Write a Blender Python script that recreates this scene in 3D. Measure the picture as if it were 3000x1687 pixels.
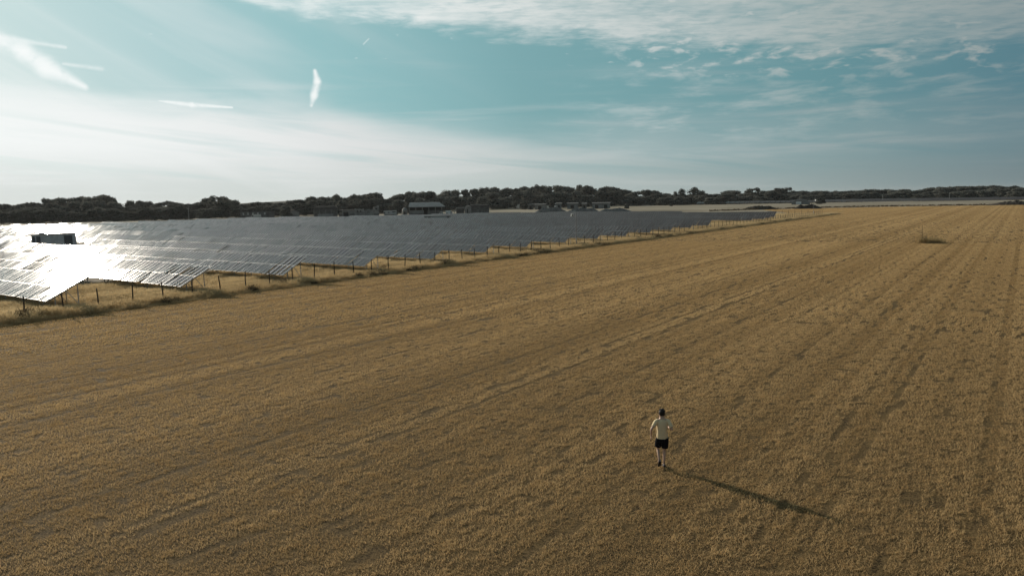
import bpy, bmesh, math, random
import numpy as np
from mathutils import Vector, Matrix

random.seed(7)
RNG = np.random.default_rng(11)
for o in list(bpy.data.objects):
    bpy.data.objects.remove(o)
S = bpy.context.scene
COL = S.collection
rad = math.radians

# ------------------------------------------------------------------ camera
CAM_H = 7.85
PITCH, ROLL = rad(7.17), rad(1.1)
PW, PH, PF = 3000.0, 1687.0, 2080.0          # photograph size and focal length in its pixels
fwd = Vector((0, math.cos(PITCH), -math.sin(PITCH)))
rt0 = Vector((1, 0, 0))
up0 = rt0.cross(fwd)
rt = rt0 * math.cos(ROLL) - up0 * math.sin(ROLL)
up = rt.cross(fwd)
cam_data = bpy.data.cameras.new('camera')
cam = bpy.data.objects.new('camera', cam_data)
COL.objects.link(cam)
cam.matrix_world = Matrix(((rt.x, up.x, -fwd.x, 0), (rt.y, up.y, -fwd.y, 0), (rt.z, up.z, -fwd.z, CAM_H), (0, 0, 0, 1)))
cam_data.sensor_width = 36
cam_data.lens = 36 * PF / PW
cam_data.clip_start = 0.1
cam_data.clip_end = 8000
S.camera = cam

# ------------------------------------------------------------------ sun, sky, exposure
SUN_AZ, SUN_EL = -43.0, 18.1                  # degrees, azimuth clockwise from +Y
sd = Vector((math.sin(rad(SUN_AZ)) * math.cos(rad(SUN_EL)), math.cos(rad(SUN_AZ)) * math.cos(rad(SUN_EL)), math.sin(rad(SUN_EL))))
sun_data = bpy.data.lights.new('sun', 'SUN')
sun_data.energy = 4.6
sun_data.angle = rad(0.5)
sun_data.color = (1.0, 0.90, 0.76)
sun = bpy.data.objects.new('sun', sun_data)
COL.objects.link(sun)
sun.rotation_euler = (-sd).to_track_quat('-Z', 'Y').to_euler()

S.view_settings.view_transform = 'Standard'
S.view_settings.look = 'None'
S.view_settings.exposure = 0.0
S.view_settings.gamma = 1.0
S.view_settings.use_curve_mapping = False


class NT:
    """small helper to write node graphs as expressions"""
    def __init__(s, tree):
        s.t = tree

    def n(s, typ, **kw):
        nd = s.t.nodes.new(typ)
        for k, v in kw.items():
            setattr(nd, k, v)
        return nd

    def put(s, sock, v):
        if hasattr(v, 'is_output'):
            s.t.links.new(v, sock)
        else:
            sock.default_value = v

    def m(s, op, a, b=None, c=None, clamp=False):
        nd = s.n('ShaderNodeMath', operation=op, use_clamp=clamp)
        s.put(nd.inputs[0], a)
        if b is not None:
            s.put(nd.inputs[1], b)
        if c is not None:
            s.put(nd.inputs[2], c)
        return nd.outputs[0]

    def vm(s, op, a, b=None):
        nd = s.n('ShaderNodeVectorMath', operation=op)
        s.put(nd.inputs[0], a)
        if b is not None:
            s.put(nd.inputs[1], b)
        return nd.outputs['Value'] if op in ('DOT_PRODUCT', 'LENGTH', 'DISTANCE') else nd.outputs[0]

    def xyz(s, a, b, c):
        nd = s.n('ShaderNodeCombineXYZ')
        s.put(nd.inputs[0], a); s.put(nd.inputs[1], b); s.put(nd.inputs[2], c)
        return nd.outputs[0]

    def sep(s, v):
        nd = s.n('ShaderNodeSeparateXYZ')
        s.put(nd.inputs[0], v)
        return nd.outputs

    def sm(s, v, lo, hi):
        nd = s.n('ShaderNodeMapRange', interpolation_type='SMOOTHSTEP')
        s.put(nd.inputs[0], v); s.put(nd.inputs[1], lo); s.put(nd.inputs[2], hi)
        return nd.outputs[0]

    def noise(s, vec, scale, detail=4.0, rough=0.55, dim='3D', dist=0.0):
        nd = s.n('ShaderNodeTexNoise', noise_dimensions=dim)
        s.put(nd.inputs['Vector'], vec)
        nd.inputs['Scale'].default_value = scale
        nd.inputs['Detail'].default_value = detail
        nd.inputs['Roughness'].default_value = rough
        nd.inputs['Distortion'].default_value = dist
        return nd.outputs['Fac']

    def ramp(s, fac, stops, interp='LINEAR'):
        nd = s.n('ShaderNodeValToRGB')
        cr = nd.color_ramp
        cr.interpolation = interp
        while len(cr.elements) < len(stops):
            cr.elements.new(0.5)
        for e, (p, c) in zip(cr.elements, stops):
            e.position = p
            e.color = (c, c, c, 1) if not isinstance(c, tuple) else (*c, 1)
        s.put(nd.inputs[0], fac)
        return nd.outputs[0]

    def mix(s, f, a, b, blend='MIX'):
        nd = s.n('ShaderNodeMix', data_type='RGBA', blend_type=blend)
        s.put(nd.inputs[0], f)
        s.put(nd.inputs[6], a if hasattr(a, 'is_output') else (*a, 1))
        s.put(nd.inputs[7], b if hasattr(b, 'is_output') else (*b, 1))
        return nd.outputs[2]


W = bpy.data.worlds.new('World')
S.world = W
W.use_nodes = True
W.node_tree.nodes.clear()
k = NT(W.node_tree)
gen = k.n('ShaderNodeTexCoord').outputs['Generated']
dirn = k.vm('NORMALIZE', gen)
dx, dy, dz = k.sep(dirn)
az = k.m('MULTIPLY', k.m('ARCTAN2', dx, dy), 57.29578)
el = k.m('MULTIPLY', k.m('ARCSINE', dz), 57.29578)
nish = k.n('ShaderNodeTexSky', sky_type='NISHITA')
nish.sun_disc = False
nish.sun_elevation = rad(SUN_EL)
nish.sun_rotation = rad(SUN_AZ)
nish.air_density = 1.0
nish.dust_density = 2.2
nish.ozone_density = 1.5
g = k.vm('DOT_PRODUCT', dirn, (math.sin(rad(SUN_AZ)), math.cos(rad(SUN_AZ)), 0.0))
g01 = k.m('MULTIPLY_ADD', g, 0.5, 0.5)                       # 0 away from the sun .. 1 towards it
az01 = k.m('MULTIPLY_ADD', az, 1 / 360.0, 0.5, clamp=True)
A01 = lambda a: a / 360.0 + 0.5
pl = k.m('MAXIMUM', k.m('ADD', dz, 0.02), 0.02)
plane = k.xyz(k.m('DIVIDE', dx, pl), k.m('DIVIDE', dy, pl), 0.0)
azel = k.xyz(az, el, 0.0)
# clear sky
clear = k.ramp(g01, [(0.0, (.040, .105, .15)), (0.40, (.055, .135, .185)), (0.58, (.088, .195, .24)), (0.70, (.13, .285, .315)),
                     (0.855, (.19, .385, .41)), (0.93, (.27, .51, .535)), (0.985, (.42, .61, .64)), (1.0, (.55, .72, .75))])
tint = k.mix(1.0, nish.outputs[0], (.085, .088, .095), 'MULTIPLY')
clear = k.mix(0.05, clear, tint)
# pale veil lying above the horizon, thickest towards the sun
edge = k.m('MULTIPLY', k.ramp(az01, [(0.0, .5), (A01(-60), .9), (A01(-36), .745), (A01(-25), .69), (A01(-14), .655), (A01(-5), .535), (A01(1), .465), (A01(13), .40), (A01(32), .32), (1.0, .5)]), 10.0)
nv1 = k.noise(k.xyz(k.m('MULTIPLY', az, .035), k.m('MULTIPLY', el, .28), 0.0), 1.0, 5.0, .55, dist=.35)
nv2 = k.noise(k.xyz(k.m('MULTIPLY_ADD', el, .10, k.m('MULTIPLY', az, .05)), k.m('MULTIPLY', el, .75), 3.0), 1.0, 6.0, .6, dist=.3)
elw = k.m('ADD', el, k.m('MULTIPLY_ADD', nv1, 5.0, -2.5))
wid = k.ramp(az01, [(A01(-40), .16), (A01(0), .22), (A01(12), .40), (A01(40), .45)])
wid = k.m('MULTIPLY', wid, 10.0)
veil = k.m('SUBTRACT', 1.0, k.sm(k.m('DIVIDE', k.m('SUBTRACT', elw, edge), wid), -1.0, 1.0))
streak = k.m('MULTIPLY', k.sm(nv2, .50, .78), k.sm(el, 13.0, 4.0))
nv3 = k.noise(k.xyz(k.m('MULTIPLY', az, .045), k.m('MULTIPLY_ADD', az, .10, k.m('MULTIPLY', el, .85)), 17.0), 1.0, 5.0, .55, dist=.4)
veil_a = k.ramp(az01, [(A01(-36), .98), (A01(0), .92), (A01(20), .70), (A01(38), .52)])
veil_a = k.m('MULTIPLY', veil_a, k.m('MULTIPLY_ADD', k.m('MULTIPLY', k.sm(nv3, .47, .66), k.sm(el, .8, 2.6)), -.34, 1.0))
veil = k.m('MULTIPLY', veil, veil_a)
veil_top = k.ramp(g01, [(0.3, (.16, .165, .165)), (0.58, (.295, .315, .31)), (0.70, (.43, .455, .45)), (0.855, (.62, .645, .635)), (0.93, (.76, .77, .765)), (1.0, (.93, .96, .95))])
veil_low = k.ramp(g01, [(0.3, (.14, .145, .14)), (0.58, (.245, .25, .242)), (0.70, (.345, .375, .365)), (0.855, (.49, .545, .53)), (0.93, (.58, .63, .61)), (1.0, (.70, .74, .72))])
vcol = k.mix(k.sm(k.m('ADD', el, k.m('MULTIPLY_ADD', nv2, 2.4, -1.2)), 0.6, 4.6), veil_low, veil_top)
sky = k.mix(veil, clear, vcol)
sky = k.mix(k.m('MULTIPLY', streak, .5), sky, veil_top)
# slanting cirrus on the sunward side
cw = k.m('SUBTRACT', k.m('MULTIPLY', el, .9), k.m('MULTIPLY', az, -.42))
cir = k.noise(k.xyz(k.m('MULTIPLY', az, .03), k.m('MULTIPLY', cw, .22), 7.0), 1.0, 4.0, .5, dist=.4)
cir = k.m('MULTIPLY', k.sm(cir, .42, .72), k.sm(az, 4.0, -26.0))
sky = k.mix(k.m('MULTIPLY', cir, .45), sky, veil_top)
# altocumulus sheet high up
nb = k.noise(plane, 0.55, 6.0, .58)
nb2 = k.noise(plane, 3.6, 5.0, .62, dist=.25)
nb3 = k.noise(k.vm('MULTIPLY', plane, (1.0, 1.6, 1.0)), 8.5, 4.0, .6)
bed = k.m('MULTIPLY', k.ramp(az01, [(0.0, .9), (A01(-60), 1.0), (A01(-24), .84), (A01(-18.5), .69), (A01(-8.5), .655), (A01(0.7), .615), (A01(10), .56), (A01(21), .505), (A01(31), .478), (A01(36), .465), (A01(50), .55), (1.0, .8)]), 20.0)
bw = k.m('ADD', k.m('SUBTRACT', el, bed), k.m('ADD', k.m('MULTIPLY_ADD', nb2, 3.0, -1.5), k.m('MULTIPLY_ADD', nb, 2.4, -1.2)))
band = k.sm(bw, -.5, 1.1)
holes = k.sm(k.m('ADD', k.m('MULTIPLY', nb2, .55), k.m('MULTIPLY', nb3, .45)), .34, .56)
thick = k.m('MULTIPLY', k.ramp(az01, [(A01(-20), 1.0), (A01(6), .97), (A01(22), .92), (A01(36), .80)]), k.m('MULTIPLY_ADD', k.sm(el, 17.0, 32.0), -.45, 1.0))
band = k.m('MULTIPLY', k.m('MULTIPLY', band, thick), k.m('MULTIPLY', k.m('MULTIPLY_ADD', holes, .34, .66), k.m('MULTIPLY_ADD', k.sm(k.noise(plane, 1.3, 5.0, .6), .32, .62), .38, .62)))
# puffs trailing below the sheet on the right
puffz = k.m('MULTIPLY', k.sm(k.m('SUBTRACT', el, bed), -2.9, -.5), k.sm(az, 6.0, 12.0))
pn = k.noise(k.xyz(k.m('MULTIPLY', az, .42), k.m('MULTIPLY', el, 1.15), 31.0), 1.0, 5.0, .58, dist=.3)
puff = k.m('MULTIPLY', k.m('MULTIPLY', k.sm(pn, .49, .66), .9), puffz)
wisp = k.noise(k.xyz(k.m('MULTIPLY', az, .16), k.m('MULTIPLY', el, .8), 11.0), 1.0, 5.0, .62, dist=.2)
wisp = k.m('MULTIPLY', k.m('MULTIPLY', k.sm(wisp, .46, .70), .55), k.m('MULTIPLY', k.sm(az, 2.0, 12.0), k.m('MULTIPLY', k.sm(el, 10.5, 7.5), k.sm(el, 2.2, 5.5))))
small = k.noise(k.xyz(k.m('MULTIPLY', az, .55), k.m('MULTIPLY', el, 1.9), 21.0), 1.0, 4.0, .6)
small = k.m('MULTIPLY', k.m('MULTIPLY', k.sm(small, .66, .78), .6), k.m('MULTIPLY', k.sm(el, 7.4, 8.8), k.sm(el, 13.5, 11.5)))
ccol = k.ramp(g01, [(0.3, (.22, .225, .225)), (0.58, (.29, .335, .335)), (0.70, (.42, .47, .46)), (0.855, (.72, .76, .745)), (0.93, (.88, .915, .90)), (1.0, (.98, 1.0, .99))])
ccol = k.mix(k.m('MULTIPLY', k.sm(nb3, .62, .36), .14), ccol, clear)
for a in (k.m('MAXIMUM', band, puff), wisp, small):
    sky = k.mix(a, sky, ccol)
# vapour trails, each a soft streak along one arc of sky
wob = k.m('MULTIPLY_ADD', k.noise(azel, .9, 4.0, .6), .7, -.35)


def trail(a0, e0, a1, e1, w0, w1, strength, amp=1.0):
    global sky
    ux, uy = a1 - a0, e1 - e0
    L2 = ux * ux + uy * uy
    px_, py_ = k.m('SUBTRACT', az, a0), k.m('SUBTRACT', el, e0)
    t = k.m('DIVIDE', k.m('ADD', k.m('MULTIPLY', px_, ux), k.m('MULTIPLY', py_, uy)), L2, clamp=True)
    ex = k.m('SUBTRACT', px_, k.m('MULTIPLY', t, ux))
    ey = k.m('SUBTRACT', py_, k.m('MULTIPLY', t, uy))
    ds = k.m('SQRT', k.m('ADD', k.m('MULTIPLY', ex, ex), k.m('MULTIPLY', ey, ey)))
    ds = k.m('ADD', ds, k.m('MULTIPLY', wob, amp * max(w0, w1)))
    w = k.m('MULTIPLY_ADD', t, w1 - w0, w0)
    f = k.m('MULTIPLY', k.sm(k.m('DIVIDE', ds, w), 1.4, .0), k.sm(k.noise(azel, 1.1, 5.0, .7), .10, .56))
    sky = k.mix(k.m('MULTIPLY', f, strength), sky, k.mix(.6, ccol, (.93, .97, .96)))


trail(-14.76, 9.75, -14.62, 9.0, .17, .30, .9, .5)
trail(-14.62, 9.0, -14.92, 8.0, .30, .30, .9, .5)
trail(-14.92, 8.0, -15.16, 7.25, .30, .14, .8, .5)
trail(-36.2, 11.3, -33.4, 10.0, .50, .62, .85, .5)
trail(-33.4, 10.0, -32.2, 9.1, .62, .70, .9, .5)
trail(-32.2, 9.1, -30.1, 8.0, .70, .26, .9, .5)
trail(-34.6, 10.75, -31.0, 10.45, .26, .12, .5)
trail(-31.2, 9.4, -29.0, 9.25, .12, .18, .45)
trail(-25.6, 7.3, -23.5, 7.1, .06, .20, .85)
trail(-23.5, 7.1, -20.8, 7.0, .20, .07, .85)
trail(-11.08, 11.74, -10.64, 12.14, .05, .05, .4)
below = k.sm(el, -0.6, 0.0)
sky = k.mix(below, (.10, .085, .05), sky)
bg = k.n('ShaderNodeBackground')
k.put(bg.inputs[0], sky)
bg.inputs[1].default_value = 1.0
wo = k.n('ShaderNodeOutputWorld')
W.node_tree.links.new(bg.outputs[0], wo.inputs[0])


# ------------------------------------------------------------------ placing helpers
def ray(x, y):
    d = rt * ((x - PW / 2) / PF) - up * ((y - PH / 2) / PF) + fwd
    return d.normalized()


def gnd(x, y, z=0.0):
    d = ray(x, y)
    t = (z - CAM_H) / d.z
    return Vector((t * d.x, t * d.y, z))


def horizon_y(x):
    lo, hi = 0, PH
    for _ in range(30):
        m_ = (lo + hi) / 2
        if ray(x, m_).z > 0:
            lo = m_
        else:
            hi = m_
    return lo


# ------------------------------------------------------------------ materials
def mat(name, build):
    m_ = bpy.data.materials.new(name)
    m_.use_nodes = True
    t = m_.node_tree
    b = t.nodes['Principled BSDF']
    build(NT(t), b)
    return m_


def pos(kk):
    return kk.n('ShaderNodeNewGeometry').outputs['Position']


def objco(kk):
    return kk.n('ShaderNodeTexCoord').outputs['Object']


def simple(name, col, rough=.8, var=.25, scale=3.0, metal=0.0, spec=.3):
    def f(kk, b):
        n1 = kk.noise(pos(kk), scale, 6.0, .6)
        c = kk.mix(kk.sm(n1, .3, .7), tuple(v * (1 - var) for v in col), tuple(min(1, v * (1 + var)) for v in col))
        kk.put(b.inputs['Base Color'], c)
        b.inputs['Roughness'].default_value = rough
        b.inputs['Metallic'].default_value = metal
        b.inputs['Specular IOR Level'].default_value = spec
    return mat(name, f)


FA, FB = gnd(70, 935.3), gnd(2412, 630.3)
FDIR = (FB - FA).normalized()                       # along the fence, away from the camera
FNRM = Vector((FDIR.y, -FDIR.x, 0))                 # to its right, into the field
FLEN = (FB - FA).length


def fp(s, n, z=0.0):
    v = FA + FDIR * s + FNRM * n
    return Vector((v.x, v.y, z))


def field_coords(kk):
    p = pos(kk)
    s_ = kk.vm('DOT_PRODUCT', p, tuple(FDIR))
    n_ = kk.vm('DOT_PRODUCT', p, tuple(FNRM))
    return s_, n_


def m_field(kk, b):
    s_, n_ = field_coords(kk)
    st = kk.xyz(kk.m('MULTIPLY', s_, .02), n_, 0.0)
    a = kk.noise(st, 1.1, 4.0, .6)
    bb = kk.noise(kk.xyz(kk.m('MULTIPLY', s_, .25), kk.m('MULTIPLY', n_, 1.0), 2.0), 3.5, 5.0, .65)
    c = kk.mix(kk.sm(a, .3, .7), (.15, .093, .036), (.21, .135, .055))
    c = kk.mix(kk.sm(bb, .35, .7), (.065, .042, .02), c)
    fine = kk.noise(kk.vm('MULTIPLY', pos(kk), (22., 22., 22.)), 1.0, 5.0, .75)
    c = kk.mix(kk.sm(fine, .40, .66), c, (.25, .165, .075))
    c = kk.mix(kk.sm(fine, .46, .34), c, (.02, .013, .007))
    kk.put(b.inputs['Base Color'], c)
    bp = kk.n('ShaderNodeBump')
    bp.inputs['Strength'].default_value = 1.0
    bp.inputs['Distance'].default_value = .08
    kk.put(bp.inputs['Height'], fine)
    kk.t.links.new(bp.outputs[0], b.inputs['Normal'])
    b.inputs['Roughness'].default_value = .95
    b.inputs['Specular IOR Level'].default_value = .1


def m_straw(ca, cb, trans, name='tint'):
    def f(kk, b):
        at = kk.n('ShaderNodeAttribute', attribute_type='INSTANCER', attribute_name=name)
        n1 = kk.noise(pos(kk), 22.0, 2.0, .6)
        oi = kk.n('ShaderNodeObjectInfo').outputs['Random']
        mixf = kk.m('ADD', kk.m('MULTIPLY', at.outputs['Fac'], .7), kk.m('MULTIPLY_ADD', n1, .4, -.05), clamp=True)
        c = kk.mix(mixf, ca, cb)
        df = kk.n('ShaderNodeBsdfDiffuse'); kk.put(df.inputs[0], c)
        tr = kk.n('ShaderNodeBsdfTranslucent'); kk.put(tr.inputs[0], c)
        mx = kk.n('ShaderNodeMixShader'); mx.inputs[0].default_value = trans
        kk.t.links.new(df.outputs[0], mx.inputs[1]); kk.t.links.new(tr.outputs[0], mx.inputs[2])
        out = kk.t.nodes['Material Output']
        kk.t.links.new(mx.outputs[0], out.inputs[0])
        kk.t.nodes.remove(b)
    return f


def m_ground(kk, b):
    p = pos(kk)
    a = kk.noise(p, .02, 5.0, .6)
    c2 = kk.noise(kk.vm('MULTIPLY', p, (.25, 1.0, 1.0)), .12, 6.0, .65)
    c = kk.mix(kk.sm(a, .35, .65), (.20, .165, .115), (.32, .275, .21))
    c = kk.mix(kk.m('MULTIPLY', kk.sm(c2, .5, .68), .55), c, (.14, .12, .08))
    kk.put(b.inputs['Base Color'], c)
    b.inputs['Roughness'].default_value = .95
    b.inputs['Specular IOR Level'].default_value = .1


def m_glass(kk, b):
    oi = kk.n('ShaderNodeObjectInfo').outputs['Random']
    p = pos(kk)
    n1 = kk.noise(p, .55, 4.0, .6)
    n2 = kk.noise(p, 6.0, 3.0, .6)
    c = kk.mix(n1, (.052, .037, .034), (.076, .055, .050))
    kk.put(b.inputs['Base Color'], c)
    r = kk.m('ADD', kk.m('MULTIPLY_ADD', n1, .04, .082), kk.m('MULTIPLY', oi, .03))
    r = kk.m('ADD', r, kk.m('MULTIPLY', kk.sm(n2, .5, .8), .03))
    kk.put(b.inputs['Roughness'], r)
    b.inputs['IOR'].default_value = 1.36


def m_leaf(ca, cb):
    def f(kk, b):
        oi = kk.n('ShaderNodeObjectInfo').outputs['Random']
        n1 = kk.noise(pos(kk), .35, 3.0, .6)
        c = kk.mix(kk.m('MULTIPLY_ADD', kk.sm(n1, .3, .7), .45, kk.m('MULTIPLY', oi, .55)), ca, cb)
        df = kk.n('ShaderNodeBsdfDiffuse'); kk.put(df.inputs[0], c)
        tr = kk.n('ShaderNodeBsdfTranslucent'); kk.put(tr.inputs[0], c)
        mx = kk.n('ShaderNodeMixShader'); mx.inputs[0].default_value = .32
        kk.t.links.new(df.outputs[0], mx.inputs[1]); kk.t.links.new(tr.outputs[0], mx.inputs[2])
        kk.t.links.new(mx.outputs[0], kk.t.nodes['Material Output'].inputs[0])
        kk.t.nodes.remove(b)
    return f


M = dict(
    field=mat('field_soil', m_field),
    crop=mat('crop_straw', m_straw((.40, .258, .114), (.72, .515, .268), .38)),
    grass=mat('dry_grass', m_straw((.40, .278, .138), (.82, .648, .38), .42)),
    weed=mat('brown_weed', m_straw((.085, .062, .036), (.20, .15, .085), .25)),
    ground=mat('dry_ground', m_ground),
    glass=mat('panel_glass', m_glass),
    alu=simple('aluminium', (.46, .46, .46), .45, .1, 4, .55, .5),
    steel=simple('galvanised_steel', (.50, .50, .49), .5, .15, 5, .3, .5),
    rail=simple('weathered_rail', (.30, .30, .295), .75, .15, 5, 0, .3),
    under=simple('panel_back', (.10, .10, .11), .7),
    post=simple('fence_post', (.055, .041, .03), .85, .35, 6),
    wire=simple('fence_wire', (.22, .21, .19), .5, .1, 3, .6),
    leaf=mat('tree_leaf', m_leaf((.045, .046, .039), (.19, .19, .168))),
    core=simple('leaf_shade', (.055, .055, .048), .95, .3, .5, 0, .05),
    bark=simple('bark', (.10, .085, .07), .9, .3, 4),
    wall_dark=simple('stained_wall', (.125, .122, .118), .9, .35, .6),
    wall_grey=simple('grey_render', (.24, .236, .226), .85, .25, .5),
    wall_stone=simple('rough_stone', (.28, .272, .26), .9, .45, .7),
    wall_pale=simple('pale_wall', (.34, .34, .33), .8, .15, .6),
    roof=simple('sheet_roof', (.17, .17, .168), .6, .2, .5),
    roof_dark=simple('dark_roof', (.075, .072, .07), .8, .3, .7),
    mast=simple('mast_steel', (.20, .20, .20), .6, .1, 4, .3, .4),
    thistle=simple('dry_thistle', (.36, .27, .13), .9, .35, 3, 0, .1),
    dark=simple('dark_opening', (.012, .012, .012), .8, .2, 1),
    white=simple('white_paint', (.72, .73, .72), .4, .06, 2, 0, .5),
    cream=simple('cream_paint', (.50, .51, .49), .5, .1, 2, 0, .5),
    cabin=simple('cabin_steel', (.64, .635, .62), .6, .12, 1.5),
    cabin_dark=simple('cabin_door', (.13, .13, .13), .6, .12, 3),
    tyre=simple('tyre', (.02, .02, .02), .9),
    vglass=simple('vehicle_glass', (.03, .035, .04), .15, .1, 1, 0, .5),
    soil=simple('soil_heap', (.045, .037, .03), .95, .4, .8, 0, .1),
    rubble=simple('rubble', (.16, .155, .15), .95, .4, 1.2, 0, .1),
    wood=simple('pale_timber', (.48, .38, .24), .8, .2, 5),
    skin=simple('skin', (.50, .33, .24), .55, .08, 20, 0, .4),
    shirt=simple('shirt_cotton', (.70, .565, .36), .9, .05, 12, 0, .1),
    shorts=simple('shorts_cloth', (.010, .010, .013), .9, .2, 20, 0, .1),
    hair=simple('hair', (.012, .009, .008), .6, .3, 60, 0, .3),
    shoe=simple('shoe', (.025, .023, .025), .7, .2, 30),
    eye=simple('eye_white', (.6, .6, .58), .3, .02, 10),
    lip=simple('lip', (.40, .20, .17), .5, .05, 20),
)


# ------------------------------------------------------------------ mesh helpers
class MB:
    def __init__(s):
        s.v, s.f, s.mi, s.mats = [], [], [], []

    def mid(s, m_):
        if m_ not in s.mats:
            s.mats.append(m_)
        return s.mats.index(m_)

    def add(s, vs, fs, m_):
        o = len(s.v)
        i = s.mid(m_)
        s.v += [tuple(v) for v in vs]
        s.f += [tuple(q + o for q in f) for f in fs]
        s.mi += [i] * len(fs)
        return s

    def box(s, x0, x1, y0, y1, z0, z1, m_, tf=None):
        vs = [Vector(p) for p in ((x0, y0, z0), (x1, y0, z0), (x1, y1, z0), (x0, y1, z0), (x0, y0, z1), (x1, y0, z1), (x1, y1, z1), (x0, y1, z1))]
        if tf:
            vs = [tf @ v for v in vs]
        return s.add(vs, [(0, 3, 2, 1), (4, 5, 6, 7), (0, 1, 5, 4), (1, 2, 6, 5), (2, 3, 7, 6), (3, 0, 4, 7)], m_)

    def tube(s, pts, radii, m_, seg=6, cap=True):
        pts = [Vector(p) for p in pts]
        if not isinstance(radii, (list, tuple)):
            radii = [radii] * len(pts)
        vs, fs = [], []
        for i, p in enumerate(pts):
            d = (pts[min(i + 1, len(pts) - 1)] - pts[max(i - 1, 0)]).normalized()
            a = d.orthogonal().normalized() if abs(d.z) < .999 else Vector((1, 0, 0))
            ref = Vector((0, 0, 1)) if abs(d.z) < .9 else Vector((1, 0, 0))
            a = d.cross(ref).normalized()
            c = d.cross(a)
            for j in range(seg):
                t = 2 * math.pi * j / seg
                vs.append(p + (a * math.cos(t) + c * math.sin(t)) * radii[i])
        for i in range(len(pts) - 1):
            for j in range(seg):
                q = (j + 1) % seg
                fs.append((i * seg + j, i * seg + q, (i + 1) * seg + q, (i + 1) * seg + j))
        if cap:
            fs.append(tuple(range(seg - 1, -1, -1)))
            fs.append(tuple((len(pts) - 1) * seg + j for j in range(seg)))
        return s.add(vs, fs, m_)

    def loft(s, rings, m_, seg=14, cap=(True, True)):
        """rings: (cx, cy, cz, rx, ry)"""
        vs, fs = [], []
        for cx, cy, cz, rx, ry in rings:
            for j in range(seg):
                t = 2 * math.pi * j / seg
                vs.append((cx + rx * math.cos(t), cy + ry * math.sin(t), cz))
        for i in range(len(rings) - 1):
            for j in range(seg):
                q = (j + 1) % seg
                fs.append((i * seg + j, i * seg + q, (i + 1) * seg + q, (i + 1) * seg + j))
        if cap[0]:
            fs.append(tuple(range(seg - 1, -1, -1)))
        if cap[1]:
            fs.append(tuple((len(rings) - 1) * seg + j for j in range(seg)))
        return s.add(vs, fs, m_)

    def prism(s, poly, y0, y1, m_):
        """poly in the xz plane pushed from y0 to y1"""
        n = len(poly)
        vs = [(x, y0, z) for x, z in poly] + [(x, y1, z) for x, z in poly]
        fs = [tuple(range(n)), tuple(range(2 * n - 1, n - 1, -1))]
        for i in range(n):
            j = (i + 1) % n
            fs.append((j, i, i + n, j + n))
        return s.add(vs, fs, m_)

    def mesh(s, name, smooth=False):
        me = bpy.data.meshes.new(name)
        me.from_pydata(s.v, [], s.f)
        for m_ in s.mats:
            me.materials.append(m_)
        me.polygons.foreach_set('material_index', s.mi)
        if smooth:
            me.polygons.foreach_set('use_smooth', [True] * len(s.f))
        me.update()
        return me

    def build(s, name, parent=None, loc=(0, 0, 0), rz=0.0, smooth=False):
        return link(name, s.mesh(name, smooth), parent, loc, rz)


def link(name, me, parent=None, loc=(0, 0, 0), rz=0.0):
    o = bpy.data.objects.new(name, me)
    COL.objects.link(o)
    o.parent = parent
    o.location = loc
    o.rotation_euler = (0, 0, rz)
    return o


def tag(o, label=None, cat=None, group=None, kind=None):
    for key, v in (('label', label), ('category', cat), ('group', group), ('kind', kind)):
        if v:
            o[key] = v
    return o


def thing(name, loc, rz, label, cat, group=None):
    o = link(name, None, None, loc, rz)
    o.empty_display_size = .3
    return tag(o, label, cat, group)


def quads_mesh(name, V, Q, m_, midx=None, smooth=False):
    """V (n,3) array, Q (f,4) int array"""
    me = bpy.data.meshes.new(name)
    me.vertices.add(len(V))
    me.vertices.foreach_set('co', np.asarray(V, dtype=np.float32).ravel())
    me.loops.add(Q.size)
    me.loops.foreach_set('vertex_index', Q.astype(np.int32).ravel())
    me.polygons.add(len(Q))
    me.polygons.foreach_set('loop_start', np.arange(0, Q.size, Q.shape[1], dtype=np.int32))
    for q in (m_ if isinstance(m_, (list, tuple)) else [m_]):
        me.materials.append(q)
    if midx is not None:
        me.polygons.foreach_set('material_index', np.asarray(midx, dtype=np.int32))
    me.polygons.foreach_set('use_smooth', [smooth] * len(Q))
    me.update(calc_edges=True)
    return me


# ------------------------------------------------------------------ ground, field
def sheet(name, pts, z, m_, label):
    mb = MB()
    mb.add([(p[0], p[1], z) for p in pts], [tuple(range(len(pts)))], m_)
    o = mb.build(name)
    tag(o, label, None, None, 'structure')
    return o


sheet('ground', [(-4000, -1500), (4000, -1500), (4000, 5000), (-4000, 5000)], -.06, M['ground'], 'pale dry grassland around the solar farm, reaching the horizon')
CORN = FB
far_edge = [gnd(2235, 614.5), gnd(2420, 610.0), gnd(2600, 606.2), gnd(3000, 600.5), gnd(3250, 597)]
fpoly = [fp(-75, 1.7), fp(FLEN, 1.7), fp(FLEN + 8, -9)] + far_edge + [fp(330, 130), fp(-75, 130)]
sheet('field', [(p.x, p.y) for p in fpoly], -.03, M['field'], 'ripe straw coloured cereal field with faint parallel drill lines')


def in_poly(x, y, poly):
    c = np.zeros(len(x), bool)
    n = len(poly)
    for i in range(n):
        x1, y1 = poly[i][0], poly[i][1]
        x2, y2 = poly[i - 1][0], poly[i - 1][1]
        hit = ((y1 > y) != (y2 > y)) & (x < (x2 - x1) * (y - y1) / (y2 - y1 + 1e-9) + x1)
        c ^= hit
    return c


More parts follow.
